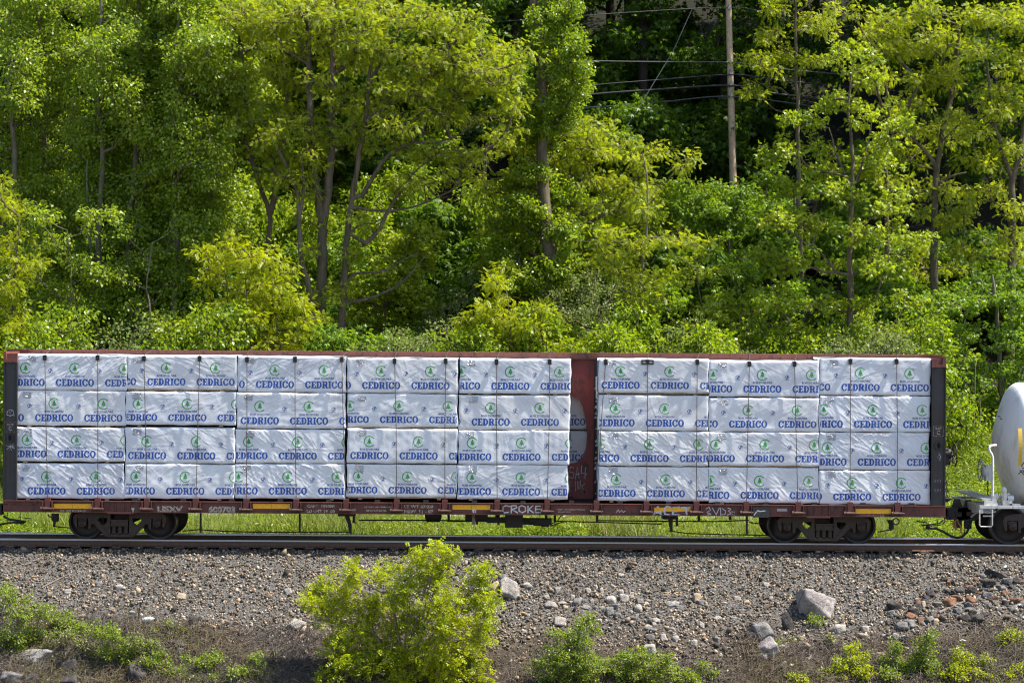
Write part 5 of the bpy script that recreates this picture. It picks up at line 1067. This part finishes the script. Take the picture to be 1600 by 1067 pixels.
px_tree('locust_sapling', 'slim young locust with a bare grey stem right of centre', 'sapling', 21.5, [([(994,600),(995,548),(996,500),(1003,430),(1010,360),(1011,300),(1008,255),(1004,240)], .085, .022), ([(996,492),(985,484),(968,478),(952,468)], .03, .01), ([(997,512),(1015,506),(1030,503),(1044,501)], .03, .01), ([(1011,320),(1022,300),(1034,280)], .02, .008), ([(1008,372),(1040,372),(1075,380),(1100,384)], .028, .008)],
        [(985,390,45,14),(950,370,40,14),(1045,372,40,10),(1085,378,25,8),(975,430,40,14),(1010,440,30,12),(985,462,38,12),(960,415,35,12),(940,395,25,12),(1010,335,28,10),(1020,470,25,10)], 432, 'barkgrey', dens=7, dY=.5)
px_tree('young_locust', 'low yellow green locust hanging over the flatcar roof at centre', 'lowlocust', 20.3, [([(800,600),(798,540),(795,490),(790,450)], .05, .02), ([(850,600),(848,550),(860,520)], .04, .02)],
        [(755,520,45,16),(795,490,42,18),(830,520,45,18),(880,540,40,10),(760,480,30,16),(780,445,30,18),(850,500,35,16),(730,500,25,14),(800,540,50,12),(910,548,25,6)], 433, 'bark', dens=9)
px_tree('broadleaf_tree', 'broad leaved tree with a dark straight trunk behind the right half of the flatcar', 'broad', 21.5, [([(1318,600),(1326,540),(1330,470),(1328,400),(1331,320),(1332,250),(1326,180),(1330,110),(1333,85)], .14, .03), ([(1329,430),(1305,425),(1290,400),(1275,388),(1262,384)], .06, .02), ([(1330,380),(1350,350),(1375,330)], .05, .02), ([(1331,290),(1310,250),(1295,200)], .05, .02), ([(1331,300),(1352,240),(1362,190)], .05, .02)],
        [(1308,105,16,22),(1335,92,14,20),(1352,125,26,24),(1290,165,30,22),(1345,180,42,24),(1255,190,32,20),(1392,205,38,22),(1222,235,34,20),(1295,235,42,20),(1370,255,45,20),(1240,290,45,18),(1310,305,45,16),(1392,318,40,16),(1210,345,40,18),(1275,355,45,16),(1350,370,42,16),(1420,372,32,14),(1230,405,42,16),(1305,420,42,14),(1385,425,42,14),(1210,455,42,18),(1280,470,42,16),(1350,480,42,14),(1415,465,32,14),(1235,515,48,16),(1310,530,50,14),(1385,520,44,16),(1430,530,30,14),(1180,500,30,20),(1190,400,25,18)], 434, 'bark', dens=8.2, flat=.85)
px_tree('thin_locust', 'thin locust with feathery branches right of the utility pole', 'locust', 30, [([(1252,400),(1248,300),(1246,150),(1243,60),(1243,-60)], .10, .05), ([(1248,160),(1250,120),(1252,100)], .05, .02), ([(1243,50),(1232,30),(1222,5)], .03, .01), ([(1243,20),(1262,8),(1280,-8)], .03, .01)], [(1210,18,32,10),(1272,30,36,10),(1212,55,30,8),(1192,95,38,9),(1262,90,28,9),(1225,82,24,8),(1180,140,30,9),(1230,-20,50,14),(1200,110,26,8),(1285,48,20,7)], 435, 'bark', dens=10)
RL = [('locust with a stout dark trunk behind the broad leaved tree', 27, [([(1462,620),(1460,480),(1461,330),(1464,265),(1475,200),(1490,120),(1500,40)], .20, .05), ([(1464,265),(1450,240),(1425,215),(1410,190)], .09, .03), ([(1464,290),(1485,275),(1510,270)], .07, .03), ([(1475,200),(1497,115),(1492,75)], .06, .03)],
       [(1340,20,35,12),(1395,35,40,16),(1440,20,45,20),(1425,75,45,18),(1480,60,45,18),(1380,80,30,12),(1440,125,45,18),(1490,130,42,16),(1420,165,38,16),(1460,200,45,16),(1500,190,35,16),(1420,250,35,14),(1470,290,40,14),(1440,330,35,12),(1350,50,20,10),(1480,345,35,14)]),
      ('locust with a forked trunk at the upper right edge', 25.5, [([(1575,640),(1580,480),(1582,330),(1583,280),(1598,220),(1605,150),(1610,60)], .20, .06), ([(1583,280),(1572,258),(1560,215),(1548,150),(1540,80)], .10, .04)],
       [(1530,25,45,18),(1580,40,45,18),(1620,20,40,18),(1540,85,45,18),(1595,105,40,16),(1555,140,42,16),(1530,190,40,15),(1600,170,35,16),(1565,235,42,15),(1520,250,36,14),(1600,255,30,14),(1540,300,45,16),(1590,325,38,16),(1510,320,30,14),(1560,370,45,16),(1500,390,36,14),(1600,395,30,14)]),
      ('yellow green locust filling the gap above the right broad leaved tree', 29, [([(1385,560),(1386,380),(1384,250),(1388,160),(1375,90)], .13, .04), ([(1384,180),(1365,120),(1370,70)], .06, .03)], [(1375,130,30,14),(1400,180,34,14),(1370,60,26,10),(1440,400,40,16),(1470,420,35,14),(1400,280,30,14)])]
for k, (lab, Y, T, Ls) in enumerate(RL): px_tree('locust_tree', lab, 'locust', Y, T, Ls, 440 + k, 'bark', dens=9, flat=.85)
px_tree('dark_maple', 'mid green maple at the right edge above the tank car', 'mid', 23.5, [([(1572,690),(1566,620),(1560,540),(1556,470),(1550,430)], .12, .05), ([(1500,690),(1500,620),(1498,560),(1500,520)], .07, .03)],
        [(1480,470,40,18),(1535,450,45,20),(1590,470,42,20),(1500,515,42,20),(1560,525,45,22),(1605,540,35,20),(1485,565,36,20),(1535,575,42,20),(1595,590,40,22),(1500,615,30,16),(1560,625,40,16),(1605,640,30,16),(1470,530,28,18)], 450, 'barkgrey', dens=9, flat=.85)
px_tree('dark_maple', 'dark broad leaved tree just below the foot of the utility pole', 'mid', 28, [([(1140,620),(1140,500),(1138,400),(1140,330)], .12, .04)], [(1140,300,40,22),(1100,330,40,24),(1165,345,40,24),(1125,375,42,24),(1080,400,36,22),(1160,405,36,22),(1110,440,42,24),(1150,470,40,24),(1080,470,32,20),(1130,520,45,20)], 451, 'barkdark', dens=9)
px_tree('broadleaf_bush', 'light green sapling in front of the dark tree under the pole', 'broad', 22, [([(1110,600),(1108,540),(1095,470),(1085,410)], .05, .015), ([(1150,600),(1148,540),(1160,470),(1140,430)], .04, .012)], [(1085,400,26,10),(1110,430,30,12),(1075,440,28,12),(1130,470,32,14),(1090,490,38,14),(1150,500,36,16),(1110,530,45,16),(1060,530,36,18),(1170,540,36,12)], 452, 'bark', dens=8, cat='bush', crown='foliage')
# sunlit shrubs and low trees on the foot of the slope, behind the trunks
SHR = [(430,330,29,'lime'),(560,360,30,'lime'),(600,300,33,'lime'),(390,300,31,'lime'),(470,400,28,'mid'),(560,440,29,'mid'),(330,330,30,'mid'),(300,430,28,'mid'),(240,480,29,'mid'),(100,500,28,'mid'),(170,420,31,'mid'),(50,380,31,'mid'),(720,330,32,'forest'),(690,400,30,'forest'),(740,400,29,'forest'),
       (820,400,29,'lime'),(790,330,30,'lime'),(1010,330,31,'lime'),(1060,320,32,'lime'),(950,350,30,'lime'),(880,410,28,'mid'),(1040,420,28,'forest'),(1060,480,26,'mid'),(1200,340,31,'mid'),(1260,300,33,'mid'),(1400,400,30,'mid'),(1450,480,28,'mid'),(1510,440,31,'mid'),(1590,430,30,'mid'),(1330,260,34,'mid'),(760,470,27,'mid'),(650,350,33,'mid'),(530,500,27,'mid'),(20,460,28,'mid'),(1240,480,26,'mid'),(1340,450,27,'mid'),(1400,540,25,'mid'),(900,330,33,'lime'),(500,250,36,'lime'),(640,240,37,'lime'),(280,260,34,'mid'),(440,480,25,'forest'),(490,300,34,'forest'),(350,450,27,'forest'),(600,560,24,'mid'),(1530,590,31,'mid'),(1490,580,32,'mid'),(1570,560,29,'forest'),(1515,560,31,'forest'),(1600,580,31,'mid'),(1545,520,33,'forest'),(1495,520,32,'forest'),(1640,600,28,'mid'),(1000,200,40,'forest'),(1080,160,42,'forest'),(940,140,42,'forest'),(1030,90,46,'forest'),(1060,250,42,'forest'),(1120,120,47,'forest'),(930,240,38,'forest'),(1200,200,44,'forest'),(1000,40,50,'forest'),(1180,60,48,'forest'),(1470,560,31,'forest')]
SHR += [(x_, 515 + (x_ * 7) % 50, 20.0 + (x_ % 5) * .5, ('lime', 'grey', 'lime', 'mid', 'lime', 'grey')[(x_ // 37) % 6]) for x_ in [30, 215, 330] + list(range(585, 960, 62)) + list(range(1045, 1440, 56))]
protos = {}
for k, (px, py, Y, kd) in enumerate(SHR):
    if (kd, k % 2) not in protos:
        rng = np.random.default_rng(600 + k); L = [((rng.uniform(-1.5, 1.5), rng.uniform(-1.0, 1.0), rng.uniform(.7, 3.2)), (.9, .8, .65), 26) for _ in range(11)]
        A, B, r0, r1, tips, dirs = grow(rng, [([(0, 0, 0), (.1, 0, .9), (-.1, .1, 1.8)], .06, .03), ([(.1, 0, .3), (.7, .1, 1.2)], .04, .02)], L, 9)
        protos[(kd, k % 2)] = (tubes('stems', A, B, r0, r1, M['bark']), crown_mesh(rng, tips, dirs, kd, 'foliage'))
    a, c = protos[(kd, k % 2)]; p = P(px, py, Y); zg = float(gz(p.x, p.y)); col_ = {'lime': 'bright lime green', 'mid': 'mid green', 'forest': 'dark green', 'grey': 'grey green'}[kd]
    t = thing('leafy_shrub', f'{col_} leafy shrub growing on the slope behind the front row of trees', 'shrub', (p.x, p.y, zg - .05), f'{col_} shrubs behind the front trees')
    sc = max(.8, (p.z + 1.0 - zg) / 3.6); sc = min(sc, 2.2)
    for me, nm in ((a, 'stems'), (c, 'foliage')): o = bpy.data.objects.new(nm, me); C.objects.link(o); o.parent = t
    t.scale = (min(sc, 1.35), min(sc, 1.35), sc); t.rotation_euler.z = rr.uniform(0, 6.28)
# shaded forest trees on the hillside: a few kinds, copied
kinds = []
for k in range(5):
    rng = np.random.default_rng(700 + k); Hh = 15 + 2 * k
    L = [((rng.uniform(-3.0, 3.0), rng.uniform(-2.6, 2.6), Hh * rng.uniform(.22, 1.0)), (1.7, 1.6, 1.0), 24) for _ in range(34)]
    A, B, r0, r1, tips, dirs = grow(rng, [([(0, 0, -.5), (.1, 0, Hh * .3), (-.1, .1, Hh * .6), (.1, 0, Hh * .95)], .24, .05)], L, 9, seg=.7)
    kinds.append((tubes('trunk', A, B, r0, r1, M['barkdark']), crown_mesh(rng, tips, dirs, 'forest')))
rr = random.Random(31); n = 0
for Y0, step, off in ((35, 5.0, 0), (39.5, 4.6, 2), (44.5, 4.6, 0), (50, 5, 2.3), (56, 5.5, 1)):
    half = (D + Y0) * 800 / F + 6; x = -half + off
    while x < half:
        px_ = x * F / (D + Y0) + 800; gap = 860 < px_ < 1420
        xx, yy = x + rr.uniform(-1.2, 1.2), Y0 + rr.uniform(-1.6, 1.6)
        if not (gap and Y0 < 43):
            t = thing('forest_tree', 'dark green forest tree standing on the shaded hillside behind', 'tree', (xx, yy, float(gz(xx, yy)) - .1), 'dark forest trees on the hillside')
            for me, nm in zip(kinds[n % 5], ('trunk', 'crown')): o = bpy.data.objects.new(nm, me); C.objects.link(o); o.parent = t
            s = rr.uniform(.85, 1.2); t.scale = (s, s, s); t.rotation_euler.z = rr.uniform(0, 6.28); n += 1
        x += step * rr.uniform(.85, 1.15)

# ------------------------------------------------------------------ utility pole and wires
YP = 40.0
base = P(1146, 300, YP); top = P(1137, -40, YP); zg = float(gz(base.x, YP)); foot = Vector((base.x + .1, YP, min(zg, base.z) - .2))
pole = thing('utility_pole', 'weathered wooden utility pole leaning slightly left among the trees', 'utility pole', foot)
pm = worn('pole_wood', (.58, .40, .26), (.48, .34, .23), (.26, .16, .10), .85, 3); b = MB(); b.tube([foot, base, top], [.175, .165, .125], 16); b.build('shaft', pm, pole)
for py in (14, 98, 116, 134, 151):
    c = P(1137 + (py + 40) * 9 / 340, py, YP); b = MB(); b.box(c.x - .05, c.x + .05, YP - .24, YP - .14, c.z - .05, c.z + .05); b.tube([c + Vector((0, -.2, .05)), c + Vector((0, -.2, .16))], .03, 8); b.build('wire_clamp', M['galv'], pole)
def smooth_px(pts, n=8):
    out = []
    for j in range(len(pts) - 1):
        p0, p1, p2, p3 = (np.array(pts[min(max(i, 0), len(pts) - 1)], float) for i in (j - 1, j, j + 1, j + 2))
        for i in range(n): f = i / n; out.append(tuple(.5 * ((2 * p1) + (-p0 + p2) * f + (2 * p0 - 5 * p1 + 4 * p2 - p3) * f * f + (-p0 + 3 * p1 - 3 * p2 + p3) * f ** 3)))
    return out + [tuple(pts[-1])]
wm = mat('dark_cable_jacket', (.018, .017, .018), .6); wm2 = mat('grey_service_cable', (.075, .075, .08), .6)
for lab, pts, r, m_ in (('uppermost thin wire on the utility pole', [(-150,70),(350,62),(800,33),(980,20),(1138,12),(1200,20),(1310,38),(1412,53),(1700,95)], .018, wm2), ('grey wire just above the three dark cables on the pole', [(-150,88),(510,84),(900,95),(1020,97),(1141,98),(1210,107),(1330,118),(1700,150)], .03, wm2),
                        ('upper dark cable on the utility pole', [(-150,150),(300,166),(630,163),(900,136),(1020,126),(1141,117),(1190,122),(1290,133),(1700,170)], .035, wm), ('thick middle dark cable on the utility pole', [(-150,178),(300,193),(620,180),(905,150),(1020,141),(1142,134),(1200,145),(1260,153),(1450,178),(1700,205)], .05, wm),
                        ('lowest thin cable on the utility pole', [(-150,190),(430,191),(700,180),(940,167),(1040,159),(1142,151),(1260,165),(1300,171),(1700,215)], .028, wm2)):
    q = [P(x, y, YP - .2) for x, y in smooth_px(pts)]; b = MB(); b.tube(q, r, 6); tag(b.build('overhead_wire', m_, None, q[0]), lab, 'wire', 'wires on the utility pole')
b = MB(); q = [P(1100, -30, YP - 1), P(1088, 0, YP - 1), P(1052, 80, YP - 1.5), P(985, 190, YP - 2.5), P(880, 318, YP - 4)]; b.tube(q, .020, 6)
gw = b.build('guy_wire', wm2, None, q[-1]); tag(gw, 'slanting guy wire with a yellow guard crossing the dark forest', 'wire'); b = MB(); b.tube([P(910, 284, YP - 3.75), P(880, 314, YP - 4.05)], .05, 8); b.build('guard', mat('faded_yellow_plastic', (.55, .48, .10), .5), gw)

# ------------------------------------------------------------------ grass and weeds beyond the track
def blades(name, pts, h, wdt, lean, m, rng):
    n = len(pts); a = rng.uniform(0, 6.283, n); d = np.stack([np.cos(a), np.sin(a), np.zeros(n)], -1); ln = (rng.uniform(.1, 1, n) * lean)[:, None]; sdv = np.stack([-np.sin(a), np.cos(a), np.zeros(n)], -1) * wdt[:, None]
    hh = h[:, None] * UPV; p0 = pts; p1 = pts + hh * .55 + d * ln * h[:, None] * .3; p2 = pts + hh * (1 - ln * .25) + d * ln * h[:, None]
    V = np.stack([p0 - sdv, p0 + sdv, p1 + sdv * .8, p1 - sdv * .8, p2, p2 + sdv * .15], 1).reshape(-1, 3); b0 = np.arange(n)[:, None] * 6
    Fq = np.concatenate([b0 + [0, 1, 2, 3], b0 + [3, 2, 5, 4]]); me = np_mesh(name, V, Fq); me.materials.append(m); return link(bpy.data.objects.new(name, me))
rng = np.random.default_rng(51)
q = np.concatenate([scatter(rng, 60000, -19, 19, 4.6, 9.8), scatter(rng, 9000, -19, 11, 15.4, 20), scatter(rng, 8000, 11, 21, 15.4, 23.5)])
tag(blades('tall_grass', np.stack([q[:, 0], q[:, 1], gz(q[:, 0], q[:, 1]) - .02], -1), rng.uniform(.35, .85, len(q)) * (1 + .25 * np.sin(q[:, 0] * .9)), rng.uniform(.006, .013, len(q)), .7, M['grass'], rng), kind='stuff')
def ground_leaves(name, q, h, size, m, rng, tm=SIMPLE):
    n = len(q); z = gz(q[:, 0], q[:, 1]) + rng.random(n) * h; t = unit(rng.normal(size=(n, 3)) * [1, 1, .6]); me = leaf_mesh(name, np.stack([q[:, 0], q[:, 1], z], -1), t, unit(UPV * .9 + rng.normal(size=(n, 3)) * .5), size, tm, m); return link(bpy.data.objects.new(name, me))
def clumpy(rng, n, x0, x1, y0, y1, f, s): return scatter(rng, n, x0, x1, y0, y1, lambda x, y: np.clip(.5 + .9 * bump(x, y * 1.5, f, s), .04, 1))
q = np.concatenate([clumpy(rng, 60000, -19, 19, 3.9, 7.5, .9, 1), clumpy(rng, 30000, -19, 19, 7.5, 9.4, .7, 2), clumpy(rng, 20000, -19, 19, 15.5, 21, .8, 3), scatter(rng, 190000, 11, 21, 15.3, 24.5)])
q = np.concatenate([q, scatter(rng, 30000, -14.5, -9.5, 3.8, 7.5), scatter(rng, 16000, -1.5, 2, 3.8, 7), scatter(rng, 20000, 10.5, 15, 3.8, 8)])
tag(ground_leaves('low_weeds', q, .25 + .45 * rng.random(len(q)) * (1 + .6 * np.sin(q[:, 0] * 1.7)), rng.uniform(.07, .15, len(q)), M['weedleaf'], rng, NARROW), kind='stuff')
q = clumpy(rng, 1500, 0, 4.0, 4.5, 9, .8, 6); tag(blades('dry_grass', np.stack([q[:, 0], q[:, 1], gz(q[:, 0], q[:, 1])], -1), rng.uniform(.5, 1.0, len(q)), rng.uniform(.005, .010, len(q)), 1.0, M['dry'], rng), kind='stuff')
for k, (px, y0, y1) in enumerate(((1500, 680, 612), (1511, 672, 602), (1523, 668, 560), (1515, 672, 625), (1506, 676, 632), (1492, 690, 640), (1531, 664, 622))):
    a, c = P(px - 3, y0, 21.2 + .1 * k), P(px + 1, y1, 21.2 + .1 * k); a.z = min(a.z, float(gz(a.x, a.y))) ; b = MB(); b.tube([a, (a + c) / 2 + Vector((.03, 0, 0)), c], [.016, .012, .008], 6)
    if k == 2: b.tube([c - Vector((0, 0, .28)), c - Vector((0, 0, .12)), c + Vector((0, 0, .06))], [.02, .05, .012], 8)
    tag(b.build('dry_reed', M['dry'], None, a), 'tall dry reed with a seed head standing in front of the dark trees' if k == 2 else 'dry pale reed stalk standing in the grass bank at right', 'reed', None if k == 2 else 'dry reeds on the right bank')

# ------------------------------------------------------------------ brush on the near embankment
q = scatter(rng, 90000, -15, 15, -5.3, -2.4, lambda x, y: np.clip((edge(x) + .1 - y) / 1.1, 0, 1) * np.clip(1.6 * bump(x, y * 1.3, 1.6, 9) - .1 + np.where(x < -5, .75, 0) + np.where(x > 6, .25, 0), 0.02, 1) * .8)
tag(ground_leaves('ground_cover', q, .02 + .22 * rng.random(len(q)), rng.uniform(.03, .07, len(q)), M['weedleaf'], rng, NARROW), kind='stuff')
q = scatter(rng, 9000, -15, 15, -5.3, -2.6, lambda x, y: np.clip((edge(x) - y) / 1.0, 0, 1) * np.clip(bump(x, y, 1.1, 5) + .3, 0.05, 1)); tag(blades('short_grass', np.stack([q[:, 0], q[:, 1], gz(q[:, 0], q[:, 1])], -1), rng.uniform(.10, .32, len(q)), rng.uniform(.004, .008, len(q)), .9, M['grass'], rng), kind='stuff')
q = scatter(rng, 42000, -15, 15, -5.4, -2.2, lambda x, y: np.clip((edge(x) + .25 - y) / .9, 0, 1) * (.35 + .65 * (bump(x, y, 1.2, 4) > -.1)))
q = np.concatenate([q, scatter(rng, 7000, -15, -4.5, -5.3, -3.2), scatter(rng, 6000, 5, 15, -5.3, -3.6)]); n = len(q); a = rng.uniform(0, 6.283, n); h = rng.uniform(.04, .36, n) ** 1.1; Ln = rng.uniform(.12, .55, n)
p0 = np.stack([q[:, 0], q[:, 1], gz(q[:, 0], q[:, 1])], -1); dd = np.stack([np.cos(a), np.sin(a) * .8, np.zeros(n)], -1) * Ln[:, None]; p2 = p0 + dd; p2[:, 2] = gz(p2[:, 0], p2[:, 1]) + h * .8; p1 = (p0 + p2) / 2 + rng.normal(0, .03, (n, 3)); p1[:, 2] = np.maximum(p1[:, 2], gz(p1[:, 0], p1[:, 1]) + h * .5 + .03)
rad = rng.uniform(.0025, .0075, n); me = tubes('dry_brush', np.concatenate([p0, p1]), np.concatenate([p1, p2]), np.concatenate([rad, rad * .8]), np.concatenate([rad * .8, rad * .5]), M['brush'])
tag(link(bpy.data.objects.new('dry_brush', me)), kind='stuff')
def near_bush(name, label, kind, lobes, base, seed, dens=60, Y=None, stems=5, mult=1.0, m=None, cat='bush', group=None, r=.02, dY=.35, tw=.0035):
    g0 = G(*base) if base[1] < 1064 else None
    if g0 is None: Y = Y if Y is not None else -4.9; p = P(base[0], base[1], Y); g0 = Vector((p.x, Y, float(gz(p.x, Y))))
    Y = g0.y; rng = np.random.default_rng(seed); T = []; s = (D + Y) / F
    for k in range(stems):
        l = lobes[int(rng.integers(len(lobes)))]; c = P(l[0], l[1], Y + rng.uniform(-.2, .2)); st0 = g0 + Vector((rng.uniform(-.15, .15), rng.uniform(-.12, .12), -.05)); T.append(([st0, st0 * .55 + c * .45 + Vector((0, 0, .12)), c], r, r * .4))
    L = []
    for px, py, rx, ry in lobes:
        y = Y + rng.uniform(-dY, dY); c = P(px, py, y); a, b_ = rx * s, ry * s; c.z = max(c.z, float(gz(c.x, y)) + b_ * .3); L.append((c, (a, max(.15, min(a, .9) * .8), b_), max(4, int(dens * a * b_ * 3.1))))
    A, B, r0, r1, tips, dirs = grow(rng, T, L, dens, tw, seg=.22, jit=.02); o_ = np.array(g0)
    keep = tips[:, 2] > gz(tips[:, 0], tips[:, 1]) - .05; t = thing(name, label, cat, g0, group)
    link(bpy.data.objects.new('stems', tubes('stems', A - o_, B - o_, r0, r1, M['twig'])), t, g0); link(bpy.data.objects.new('foliage', crown_mesh(rng, tips[keep] - o_, dirs[keep], kind, 'foliage', mult, m)), t, g0)
    return t
near_bush('yellow_green_bush', 'large yellow green bush growing in front of the track left of centre', 'bush', [(548,878,5,14),(553,892,6,12),(508,902,6,10),(590,892,5,12),(600,885,4,10),(622,885,5,14),(645,868,4,12),(672,858,5,12),(684,852,4,10),(700,862,5,14),(750,884,6,12),(765,892,5,10),(775,930,8,10),(488,925,10,8),(478,935,8,6),(660,880,6,14),(555,905,16,22),(548,935,32,26),(505,925,22,20),(490,945,18,14),(515,960,30,24),(590,950,30,24),(600,905,14,14),(640,905,18,20),(620,930,26,22),(682,862,9,11),(670,872,14,14),(650,872,7,8),(668,905,30,24),(690,890,18,20),(690,935,36,28),(745,905,20,18),(760,895,12,12),(738,935,28,22),(762,945,20,20),(640,970,40,28),(700,975,46,28),(750,985,30,24),(580,985,42,28),(530,1000,30,26),(600,1020,55,28),(670,1020,55,28),(730,1025,40,24),(550,1040,45,24),(620,1055,55,24),(690,1055,50,22),(520,1060,30,16),(750,1060,25,16),(710,870,8,8)], (635, 1075), 801, dens=64, Y=-4.75, stems=16, r=.028, dY=.45)
near_bush('green_bush', 'fresh green bush with a tall feathery tip right of the yellow green bush', 'smallbush', [(918,966,14,9),(905,976,18,10),(880,990,22,12),(930,985,14,12),(905,1000,26,16),(880,1025,34,22),(850,1045,24,20),(910,1040,40,24),(960,1040,40,20),(1000,1030,30,18),(1035,1035,30,18),(990,1055,45,16),(1060,1055,32,12),(1085,1060,16,8),(900,1060,50,16)], (915, 1075), 802, dens=120, Y=-4.8, stems=12)
WD = [('leafy weed clump at the left edge of the embankment', [(10,935,14,16),(30,960,30,18),(65,955,20,16),(20,990,34,18),(60,990,24,16),(20,1012,26,12)], (35,1010), 'weedleaf'), ('dense bright weed clump at lower left', [(150,985,22,14),(175,990,26,16),(185,1015,28,18),(165,1030,22,16),(195,1035,20,12),(130,980,16,10)], (175,1040), 'weedleaf'),
      ('thin weeds straggling above the bottom left rocks', [(100,990,26,10),(90,1010,22,10),(130,1010,18,12),(70,1035,26,10),(25,1028,24,8),(150,1050,18,14)], (105,1020), 'grass'), ('weeds hanging over the dirt below the slate slab', [(240,1030,28,14),(270,1050,30,12),(230,1060,22,10),(290,1030,14,8)], (250,1045), 'weedleaf'),
      ('small weed clump left of the dry twigs under the bush', [(322,1030,24,12),(340,1022,12,8),(312,1045,16,8)], (322,1045), 'weedleaf'), ('green weed clump between the slate slab and the yellow bush', [(400,1030,14,16),(395,1045,18,10),(415,1055,12,8)], (402,1058), 'weedleaf'),
      ('small fern like plant growing under the large boulder', [(1272,966,11,6),(1266,970,8,5),(1279,970,8,5)], (1272,974), 'weedleaf'), ('yellow green bush below the large boulder at right', [(1330,1015,16,14),(1320,1035,22,16),(1345,1030,16,16),(1310,1055,30,12),(1350,1050,16,16)], (1325,1060), 'bushyellow'),
      ('green bush between the right hand yellow bushes', [(1400,1015,16,16),(1395,1035,22,16),(1385,1055,24,14),(1412,1050,20,16)], (1400,1060), 'weedleaf'), ('tall feathery green plant beside the pale blue bag', [(1452,992,18,9),(1445,1005,20,10),(1440,1022,22,14),(1450,1042,26,16),(1425,1055,24,12)], (1445,1055), 'weedleaf'),
      ('yellow green bush at the lower right', [(1495,1020,14,12),(1505,1035,20,14),(1520,1055,28,12),(1490,1050,22,14),(1545,1060,24,8)], (1500,1060), 'bushyellow'), ('leafy brush at the right edge of the embankment', [(1580,990,18,8),(1595,995,14,10),(1560,1000,14,6),(1590,1010,14,8)], (1585,1012), 'bushyellow'),
      ('low yellow weeds at the bottom below the boulders', [(1240,1058,26,8),(1270,1062,22,6),(1290,1050,14,8)], (1262,1062), 'bushyellow'), ('sparse yellow brush at the bottom right corner', [(1575,1055,22,10),(1595,1045,12,10),(1540,1030,12,8)], (1575,1062), 'bushyellow'),
      ('faint green sprouts on the dirt under the right boulder', [(1215,1008,10,5),(1240,1000,12,5),(1300,1000,10,5)], (1240,1008), 'grass'), ('wispy weeds in the dirt right of the milky bottle', [(262,975,10,8),(285,985,14,8),(245,985,10,6)], (262,988), 'grass'), ('grassy weeds around the dark brown rock at lower left', [(210,1000,20,12),(225,1015,22,14),(200,1050,16,12),(240,1010,14,10)], (215,1030), 'grass'), ('leafy weeds along the bottom edge below the slate slab', [(300,1060,24,8),(340,1062,22,7),(270,1062,20,6),(370,1050,16,10)], (320,1062), 'weedleaf'),
      ('broad weed patch between the left edge clump and the bright clump', [(95,965,22,12),(110,975,18,10),(80,980,18,10),(100,1045,22,10)], (95,990), 'weedleaf'), ('tall thin weeds at the far left above the edge clump', [(8,915,8,12),(18,925,10,10),(40,935,12,10)], (15,960), 'weedleaf'),
      ('sprig of weeds right of the green bush', [(1100,1040,8,10),(1115,1050,10,8),(1095,1060,14,6)], (1105,1062), 'weedleaf')]
for k, (lab, Ls, bs, mm) in enumerate(WD): near_bush('weed_clump', lab, 'smallbush', Ls, (bs[0], min(bs[1], 1062)), 820 + k, dens=110, stems=6, m=mm, r=.010, cat='weeds' if mm != 'bushyellow' else 'bush', dY=.2, mult=.9)
